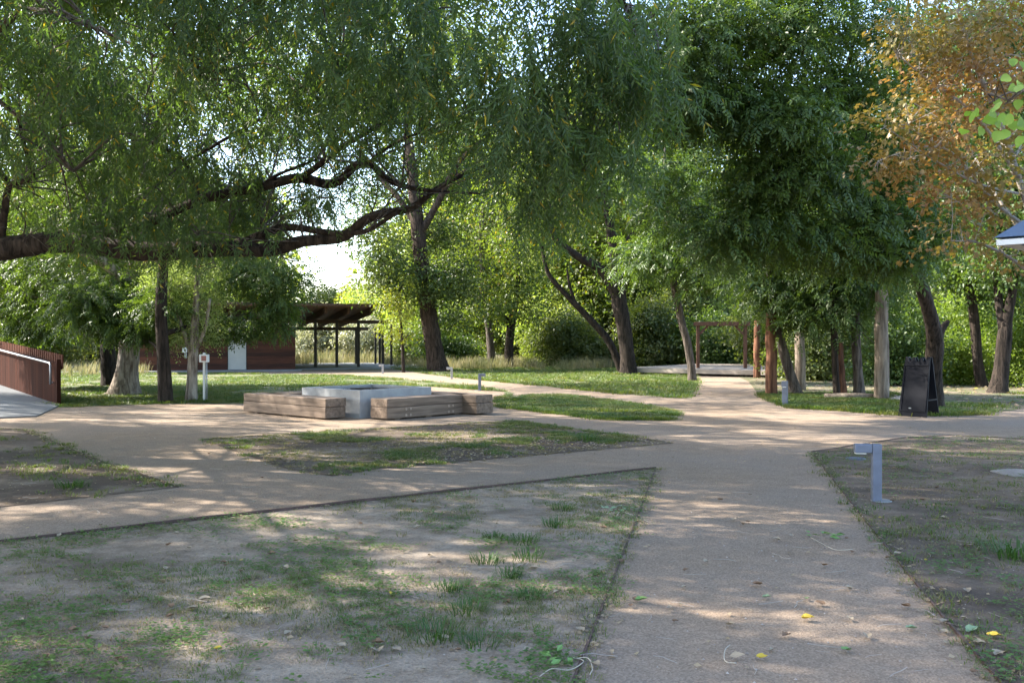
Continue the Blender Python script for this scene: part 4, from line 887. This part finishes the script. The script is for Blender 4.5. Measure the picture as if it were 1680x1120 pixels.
def bench(c, lx, ly, rz, L, label, bolts=False):
    x, y = hl(lx, ly); b_ = thing('timber_bench', label, 'bench', (x, y, 0), PR + rz, 'timber benches around the fire pit')
    wd, h1, h2, f0 = .5, .215, .165, .035
    MB().box((0, 0, f0 + h1 / 2), (L, wd, h1)).build('lower_timber', M['bench'], b_, bevel=.012)
    MB().box((0.01, 0.004, f0 + h1 + .005 + h2 / 2), (L, wd + .004, h2)).build('upper_timber', M['bench'], b_, bevel=.012)
    for q in (-.36, 0, .36): MB().box((L * q, 0, f0 / 2), (.16, wd * .8, f0)).build('foot', M['bench'], b_)
    if bolts:
        for q in (-.26, .25):
            for dx in (-.06, .06):
                for z in (.07, .19):
                    m_ = MB().cyl((0, 0, 0), .026, .012, 12); T = Matrix.Translation((L * q + dx, -wd / 2 + .001, f0 + z - .02)) @ Matrix.Rotation(R(90), 4, 'X'); m_.v = [tuple(T @ Vector(v)) for v in m_.v]; m_.build('bolt', M['bolt'], b_)
bench(None, -.70, -1.40, 0, 2.9, 'long timber bench front left of the fire pit with a sunlit outer face')
bench(None, 1.485, .23, R(90), 2.3, 'timber bench front right of the fire pit with round bolts on its face', True)
bench(None, .70, 1.40, R(180), 2.9, 'timber bench behind the bolted bench, its end showing to the right')
bench(None, -1.485, -.23, R(-90), 2.3, 'timber bench mostly hidden at the back left of the fire pit')

# ------------------------------------------------------------------ bollard lights
def bollard(px, py, rz, label, h=.56, arm=.25, m='steel', wd=.088, plate=True):
    x, y = P(px, py); t = thing('bollard_light', label, 'bollard light', (x, y, .012), rz, 'bent steel bollard lights along the paths')
    MB().box((0, 0, h / 2), (wd, wd, h)).build('post', M[m], t, bevel=.008)
    MB().box((-(wd / 2 + .002 + (arm - wd) / 2), 0, h - wd / 2), (arm - wd, wd * .98, wd * .98)).build('arm', M[m], t, bevel=.008)
    MB().box((-arm * .6, 0, h - wd - .004), (arm * .4, wd * .6, .012)).build('lens', M['white'], t)
    if plate: MB().cyl((.05, 0.02, -.04), .10, .05, 20).build('footing', M['pale_concrete'], t, bevel=.006)
bollard(1438, 824, R(-8), 'nearest bent grey bollard light with its arm pointing left')
bollard(1288, 666, R(68), 'bollard light beside the red log posts, arm towards the camera', .58, .26, wd=.13)
bollard(787, 641, R(180), 'bollard light behind the fire pit with its arm pointing right', .52, .22, wd=.09)
bollard(741, 622, R(0), 'pale sunlit bollard light in front of the leaning cottonwood', .46, .24, 'galv', plate=False)  # paler metal than the near bollards; sunlight is put into its colour
bollard(628, 613, R(0), 'farthest small bollard light in front of the shelter posts', .42, .22, 'galv', wd=.09, plate=False)

# ------------------------------------------------------------------ meter post
x, y = P(337, 659); t = thing('meter_post', 'thin white post with a small meter box beside the pale poplar', 'post', (x, y, 0), R(-12))
MB().box((-.035, 0, .62), (.05, .05, 1.24)).build('post', M['white'], t, bevel=.004)
MB().tube([(.035, 0, 0), (.035, 0, 1.05)], [.018, .018], 10).build('conduit', M['galv'], t, True)
MB().box((.02, -.09, 1.10), (.22, .13, .2)).build('box', M['white'], t, bevel=.015)
MB().box((.045, -.16, 1.10), (.13, .012, .13)).build('display', M['redbrown'], t)

# ------------------------------------------------------------------ sandwich board
x, y = P(1507, 684); t = thing('sandwich_board', 'black plastic folding sign board with scalloped top on the path edge', 'sign', (x + .12, y + .26, .006), R(-46))
def panel(sg, name):
    wb, wt, H = .29, .25, 1.24; th = .03
    pts = [(-wb, 0), (wb, 0), (wt, H), (wt * .78, H), (wt * .66, H - .1), (wt * .52, H - .1), (wt * .40, H - .005), (wt * .22, H - .005), (wt * .10, H - .1), (-wt * .10, H - .1), (-wt * .22, H - .005), (-wt * .40, H - .005), (-wt * .52, H - .1), (-wt * .66, H - .1), (-wt * .78, H), (-wt, H)]
    mb = MB(); n = len(pts)
    T = Matrix.Translation((0, sg * .31, 0)) @ Matrix.Rotation(sg * math.atan2(.27, H), 4, 'X')
    vs = [T @ Vector((a, -th / 2, z)) for a, z in pts] + [T @ Vector((a, th / 2, z)) for a, z in pts]
    mb.add(vs, [tuple(range(n)), tuple(range(2 * n - 1, n - 1, -1))] + [(i, n + i, n + (i + 1) % n, (i + 1) % n) for i in range(n)])
    p = mb.build(name, M['black'], t)
    q = MB(); y0 = -th / 2 - .006 if sg < 0 else th / 2 + .006
    for (a0, a1, z0, z1) in ((-.26, -.235, .1, 1.08), (.235, .26, .1, 1.08), (-.235, .235, .1, .13), (-.235, .235, 1.05, 1.08)):
        q.box((0, 0, 0), (1, 1, 1), M=T @ Matrix.Translation(((a0 + a1) / 2, y0, (z0 + z1) / 2)) @ Matrix.Diagonal((a1 - a0, .016, z1 - z0, 1)))
    q.build('frame', M['black'], p)
    return p, T
p, T = panel(-1, 'front_panel'); panel(1, 'rear_panel')
MB().box((0, 0, 0), (1, 1, 1), M=T @ Matrix.Translation((-.06, -.02, .17)) @ Matrix.Diagonal((.05, .004, .02, 1))).build('maker_mark', M['galv'], p)
for sg in (-1, 1): MB().tube([(sg * .2, -.045, 1.2), (sg * .2, .045, 1.2)], [.014, .014], 8).build('hinge', M['dark_metal'], t)
for sg in (-1, 1): MB().box((sg * .275, 0, .34), (.014, .42, .03)).build('spreader', M['black'], t)

# ------------------------------------------------------------------ deck and pergola
dk = [(5.15, 41.8), (10.45, 38.0), (14.2, 45.8), (4.6, 49.5)]
t = thing('wooden_deck', 'low pale wooden deck platform at the end of the gravel path', 'deck', (*dk[0], 0), math.atan2(dk[1][1] - dk[0][1], dk[1][0] - dk[0][0]))
a0 = t.rotation_euler.z; cs, sn = math.cos(a0), math.sin(a0)
loc = [((x - dk[0][0]) * cs + (y - dk[0][1]) * sn, -(x - dk[0][0]) * sn + (y - dk[0][1]) * cs) for x, y in dk]
nb = 40; mb = MB()
Ld = loc[1][0]
for j in range(nb):
    y0, y1 = 8.6 * j / nb + .004, 8.6 * (j + 1) / nb - .004
    mb.box((Ld / 2 + .1, (y0 + y1) / 2 + .04, .285), (Ld + .5, y1 - y0, .03))
mb.build('decking', M['deck'], t)
MB().box((Ld / 2 + .1, .0, .185), (Ld + .54, .05, .16)).build('front_beam', M['deck'], t, bevel=.006)
MB().box((-.17, 4.3, .2), (.05, 8.5, .13)).build('side_beam', M['deck'], t); MB().box((Ld + .37, 4.3, .2), (.05, 8.5, .13)).build('side_beam', M['deck'], t)
for q in (.1, .45, .8): MB().box((Ld * q, .5, .06), (.2, .2, .16)).build('support', M['post'], t); MB().box((Ld * q, 5, .06), (.2, .2, .16)).build('support', M['post'], t)
x0 = W(1147, 600, 41).x; x1 = W(1224, 600, 41).x; wd = x1 - x0
t = thing('pergola', 'reddish brown timber arch with braced corners standing on the deck', 'pergola', ((x0 + x1) / 2, 41.2, .3), R(-4))
for sg in (-1, 1):
    for q in (-.07, .07): MB().box((sg * wd / 2, q, .93), (.13, .10, 1.86)).build('post', M['pergola'], t, bevel=.006)
    for q in (-.07, .07): MB().beam((sg * (wd / 2 - .08), q, 1.5), (sg * (wd / 2 - .42), q, 1.85), .08, .09).build('brace', M['pergola'], t)
for q in (-.16, .16): MB().box((0, q, 1.94), (wd + .36, .06, .18)).build('beam', M['pergola'], t, bevel=.006)

# ------------------------------------------------------------------ log posts
def logpost(px, py, top, wpx, m, label, lean=0.0):
    d = F * EYE / (py - HY); x = (px - CX) / F * d; h = (py - top) / F * d; r = wpx / F * d / 2
    pts = [(lean * k / 6 + rnd.gauss(0, .01), 0, -.05 + (h + .05) * k / 6) for k in range(7)]
    mb = MB(); sp = spline([(*p, r * (1.08 - .03 * k)) for k, p in enumerate(pts)], 4)
    mb.tube([q[:3] for q in sp], [q[3] for q in sp], 16, .03, True, .03)
    o = mb.build('log_post', M[m], None, True); o.location = (x, d, 0)
    tag(o, label, 'log post', 'bare logs standing beside the path')
logpost(1242, 620, 526, 11, 'logred', 'slim red log post at the right end of the deck')
logpost(1266, 649, 512, 18, 'logred', 'thick red brown log post in front of the slim one', -.03)
logpost(1313, 640, 545, 17, 'loggrey', 'pale brown log post behind the tilted grey trunk')
logpost(1382, 651, 562, 14, 'logred', 'short brown log post beside the thin dark trunk', -.1)
logpost(1446, 657, 476, 23, 'loggrey', 'tall grey weathered log post left of the sign board')

# ------------------------------------------------------------------ stones, fallen log
def stone(px, py, sx, sy, sz, label, name='stone', m='stone', z=0.0):
    import bmesh
    bm = bmesh.new(); bmesh.ops.create_icosphere(bm, subdivisions=3, radius=1)
    for v in bm.verts:
        k = 1 + .12 * math.sin(v.co.x * 3 + px) + .1 * math.sin(v.co.y * 4 + py); v.co = Vector((v.co.x * sx * k, v.co.y * sy * k, v.co.z * sz))
    me = bpy.data.meshes.new(name); bm.to_mesh(me); bm.free(); me.polygons.foreach_set('use_smooth', [True] * len(me.polygons))
    o = link(name, me, M[m]); x, y = P(px, py); o.location = (x, y, z); tag(o, label, 'stone')
stone(1676, 778, .28, .34, .05, 'flat pale round stone on the bare lawn at the right edge')
stone(1482, 659, .36, .25, .16, 'pale boulder between the grey log post and the sign board')
mb = MB(); mb.tube([(-.75, 0, .09), (0, .03, .1), (.75, 0, .09)], [.08, .09, .075], 12, .06); o = mb.build('fallen_log', M['loggrey'], None, True); x, y = P(1402, 656); o.location = (x, y, 0); o.rotation_euler = (0, 0, R(-6)); tag(o, 'short pale log lying on the ground at the foot of the pale straight trunk', 'log')
x, y = P(1404, 754); mb = MB(); mb.cyl((0, 0, -.02), .13, .03, 20); mb.cyl((0, 0, .01), .11, .006, 20); o = mb.build('valve_cover', M['steel'], None, False, .004); o.location = (x, y, .012); tag(o, 'flat dark round valve lid on the lawn behind the near bollard', 'valve cover')

# ------------------------------------------------------------------ shelter roof corner at right
cxr, cyr, hs, ez, az = 6.75, 8.4, 2.44, 2.44, 3.95
t = thing('picnic_canopy', 'blue metal pyramid canopy with a white eave, its corner showing at the right edge', 'canopy', (cxr, cyr, 0), 0)
cr = [(-hs, 0), (0, -hs), (hs, 0), (0, hs)]
mb = MB(); mb.add([(x, y, ez + .06) for x, y in cr] + [(0, 0, az)] + [(x * .98, y * .98, ez + .03) for x, y in cr] + [(0, 0, az - .05)], [(0, 1, 4), (1, 2, 4), (2, 3, 4), (3, 0, 4), (6, 5, 9), (7, 6, 9), (8, 7, 9), (5, 8, 9)]); mb.build('roof', M['roofblue'], t)
for i in range(4): (xa, ya), (xb, yb) = cr[i], cr[(i + 1) % 4]; MB().beam((xa * .985, ya * .985, ez + .015), (xb * .985, yb * .985, ez + .02), .03, .05).build('eave', M['white'], t)
MB().tube([(0, 0, 0), (0, 0, az - .1)], [.07, .06], 14).build('post', M['white'], t, True)

# ------------------------------------------------------------------ fallen leaves and debris
def leaf_mesh(S, seed):
    r = random.Random(seed); out = []
    for k in range(14):
        th = 2 * math.pi * k / 14; q = S * (.75 + .25 * math.cos(th) + .10 * r.uniform(-1, 1)) * (1 if k else 1.35)
        x, y = math.cos(th) * q, math.sin(th) * q * .85; out.append((x, y, .012 + abs(y) * .45 + .10 * S * r.uniform(-1, 1) + .25 * max(0, x) * r.uniform(.3, 1)))
    me = bpy.data.meshes.new('fallen_leaf'); me.from_pydata([(0, 0, .006)] + out, [], [(0, 1 + k, 1 + (k + 1) % 14) for k in range(14)]); me.update(); return me
LM = {c: [leaf_mesh(.042, i + 7 * j) for i in range(4)] for j, c in enumerate(('leaf_yellow', 'leaf_green', 'leaf_teal', 'leaf_tan', 'leaf_brown'))}
def fleaf(px, py, c, s, label):
    me = rnd.choice(LM[c]); o = link('fallen_leaf', me, M[c]); x, y = P(px, py); o.location = (x, y, .016); o.scale = (s,) * 3; o.rotation_euler = (rnd.uniform(-.15, .15), rnd.uniform(-.15, .15), rnd.uniform(0, 6.28))
    tag(o, label, 'leaf', 'fallen leaves on path and lawn')
for a_ in ((1321, 1021, 'leaf_yellow', 1.0, 'bright yellow leaf alone in the middle of the wide path'), (645, 982, 'leaf_yellow', .9, 'yellow leaf on the weedy foreground lawn'), (1626, 1050, 'leaf_yellow', 1.0, 'yellow leaf right of the path edging at the lower right'),
           (1247, 1086, 'leaf_yellow', .8, 'pale yellow leaf low on the path near the frame bottom'), (1048, 991, 'leaf_green', 1.1, 'green leaf on the path close to its left edging'), (1500, 1037, 'leaf_teal', .8, 'pale green leaf on the right half of the path'),
           (1592, 1042, 'leaf_teal', 1.0, 'pale green leaf just outside the right path edging'), (1392, 1073, 'leaf_green', .8, 'dark green leaf at the bright patch low on the path'), (1255, 985, 'leaf_teal', .7, 'small pale green leaf above the bright yellow leaf'),
           (1247, 964, 'leaf_brown', .9, 'curled olive brown leaf left of the bright yellow leaf'), (1550, 1027, 'leaf_tan', .8, 'pale tan leaf touching the right path edging'), (620, 1075, 'leaf_tan', 1.1, 'pale curled leaf beside the widest grass tuft'), (319, 1004, 'leaf_tan', .9, 'pale leaf among the low weeds at left')):
    fleaf(*a_)
for i in range(130):
    px, py = rnd.uniform(20, 1660), 720 + 390 * rnd.random() ** .8; c = rnd.choices(('leaf_tan', 'leaf_brown', 'leaf_green', 'leaf_yellow'), (6, 5, .25, .08))[0]
    fleaf(px, py, c, rnd.uniform(.45, .9), {'leaf_tan': 'small pale dry leaf lying flat on path or lawn', 'leaf_brown': 'small brown curled leaf lying on path or lawn', 'leaf_green': 'small green leaf lying on path or lawn', 'leaf_yellow': 'small yellowed leaf lying on path or lawn'}[c])

def debris(px, py, label, cord=None, n=9, m='leaf_green', sp=.09):
    x, y = P(px, py); t = thing('plant_debris', label, 'debris', (x, y, .014))
    mb = MB()
    for i in range(n):
        a = rnd.uniform(0, 6.28); q = sp * rnd.random(); v, f = leaf_pts((math.cos(a) * q, math.sin(a) * q * .7, rnd.uniform(.006, .035)), (math.cos(a + rnd.uniform(-1, 1)), math.sin(a), rnd.uniform(-.1, .3)), (rnd.uniform(-.6, .6), rnd.uniform(-.6, .6), 1), rnd.uniform(.05, .09), rnd.uniform(.014, .026)); mb.add(v, f)
    mb.build('leaves', M[m], t)
    mb = MB()
    for cd in cord or ():
        pts = [(P(a, b)[0] - x, P(a, b)[1] - y, .012 + .012 * math.sin(i * 1.7) ** 2) for i, (a, b) in enumerate(cd)]; sp_ = spline(pts, 5); mb.tube(sp_, [.0026] * len(sp_), 6)
    if cord: mb.build('stem', M['straw'], t, True)
debris(928, 1088, 'torn green stalk with a long looping pale stem at the bottom of the left edging', [[(885, 1119), (905, 1110), (935, 1108), (957, 1098), (950, 1090), (940, 1090)], [(945, 1088), (965, 1092), (972, 1105), (968, 1119)]])
debris(1015, 838, 'wilted pale green sprig beside the left path edging', [[(1010, 856), (1018, 846), (1040, 850)]], 12, 'leaf_teal', .16)
debris(1348, 884, 'broken leafy sprig with one pale stem in the middle of the path', [[(1330, 886), (1345, 897), (1370, 907), (1400, 909)]], 11, 'leaf_green', .13)
debris(1192, 1085, 'bent pale straw lying low on the path', [[(1198, 1066), (1190, 1078), (1190, 1093), (1208, 1100)]], 1, 'leaf_tan', .02)

# ------------------------------------------------------------------ light, sky, camera
EL, AZ = 40, 284                                  # sun from the left, a little beyond the side
sd = Vector((math.sin(R(AZ)) * math.cos(R(EL)), math.cos(R(AZ)) * math.cos(R(EL)), math.sin(R(EL))))
L_ = bpy.data.lights.new('sun', 'SUN'); L_.energy = 4.2; L_.angle = R(.55); L_.color = (1.0, .93, .82)
s_ = bpy.data.objects.new('sun', L_); COL.objects.link(s_); s_.rotation_euler = sd.to_track_quat('Z', 'Y').to_euler(); s_.location = (-20, 5, 30)
w_ = bpy.data.worlds.new('World'); scene.world = w_; w_.use_nodes = True; nt = w_.node_tree
bg = nt.nodes['Background']; sk = nt.nodes.new('ShaderNodeTexSky'); sk.sky_type = 'NISHITA'; sk.sun_disc = False; sk.sun_elevation = R(EL); sk.sun_rotation = R(AZ); sk.dust_density = 1.5
nt.links.new(sk.outputs[0], bg.inputs[0]); bg.inputs[1].default_value = .15
cam = bpy.data.cameras.new('camera'); cam.sensor_width = 36; cam.lens = F / 1680 * 36; cam.clip_end = 2000
co = bpy.data.objects.new('camera', cam); COL.objects.link(co); co.location = (0, 0, EYE); co.rotation_euler = (R(90) - math.atan(5 / F), 0, 0); scene.camera = co
scene.render.engine = 'CYCLES'
scene.view_settings.view_transform = 'Standard'; scene.view_settings.look = 'None'; scene.view_settings.gamma = 1; scene.view_settings.exposure = 2.3
cy = scene.cycles; cy.max_bounces = 7; cy.diffuse_bounces = 4; cy.glossy_bounces = 2; cy.transmission_bounces = 4; cy.transparent_max_bounces = 4; cy.caustics_reflective = False; cy.caustics_refractive = False
cy.sample_clamp_indirect = 6; cy.use_denoising = True
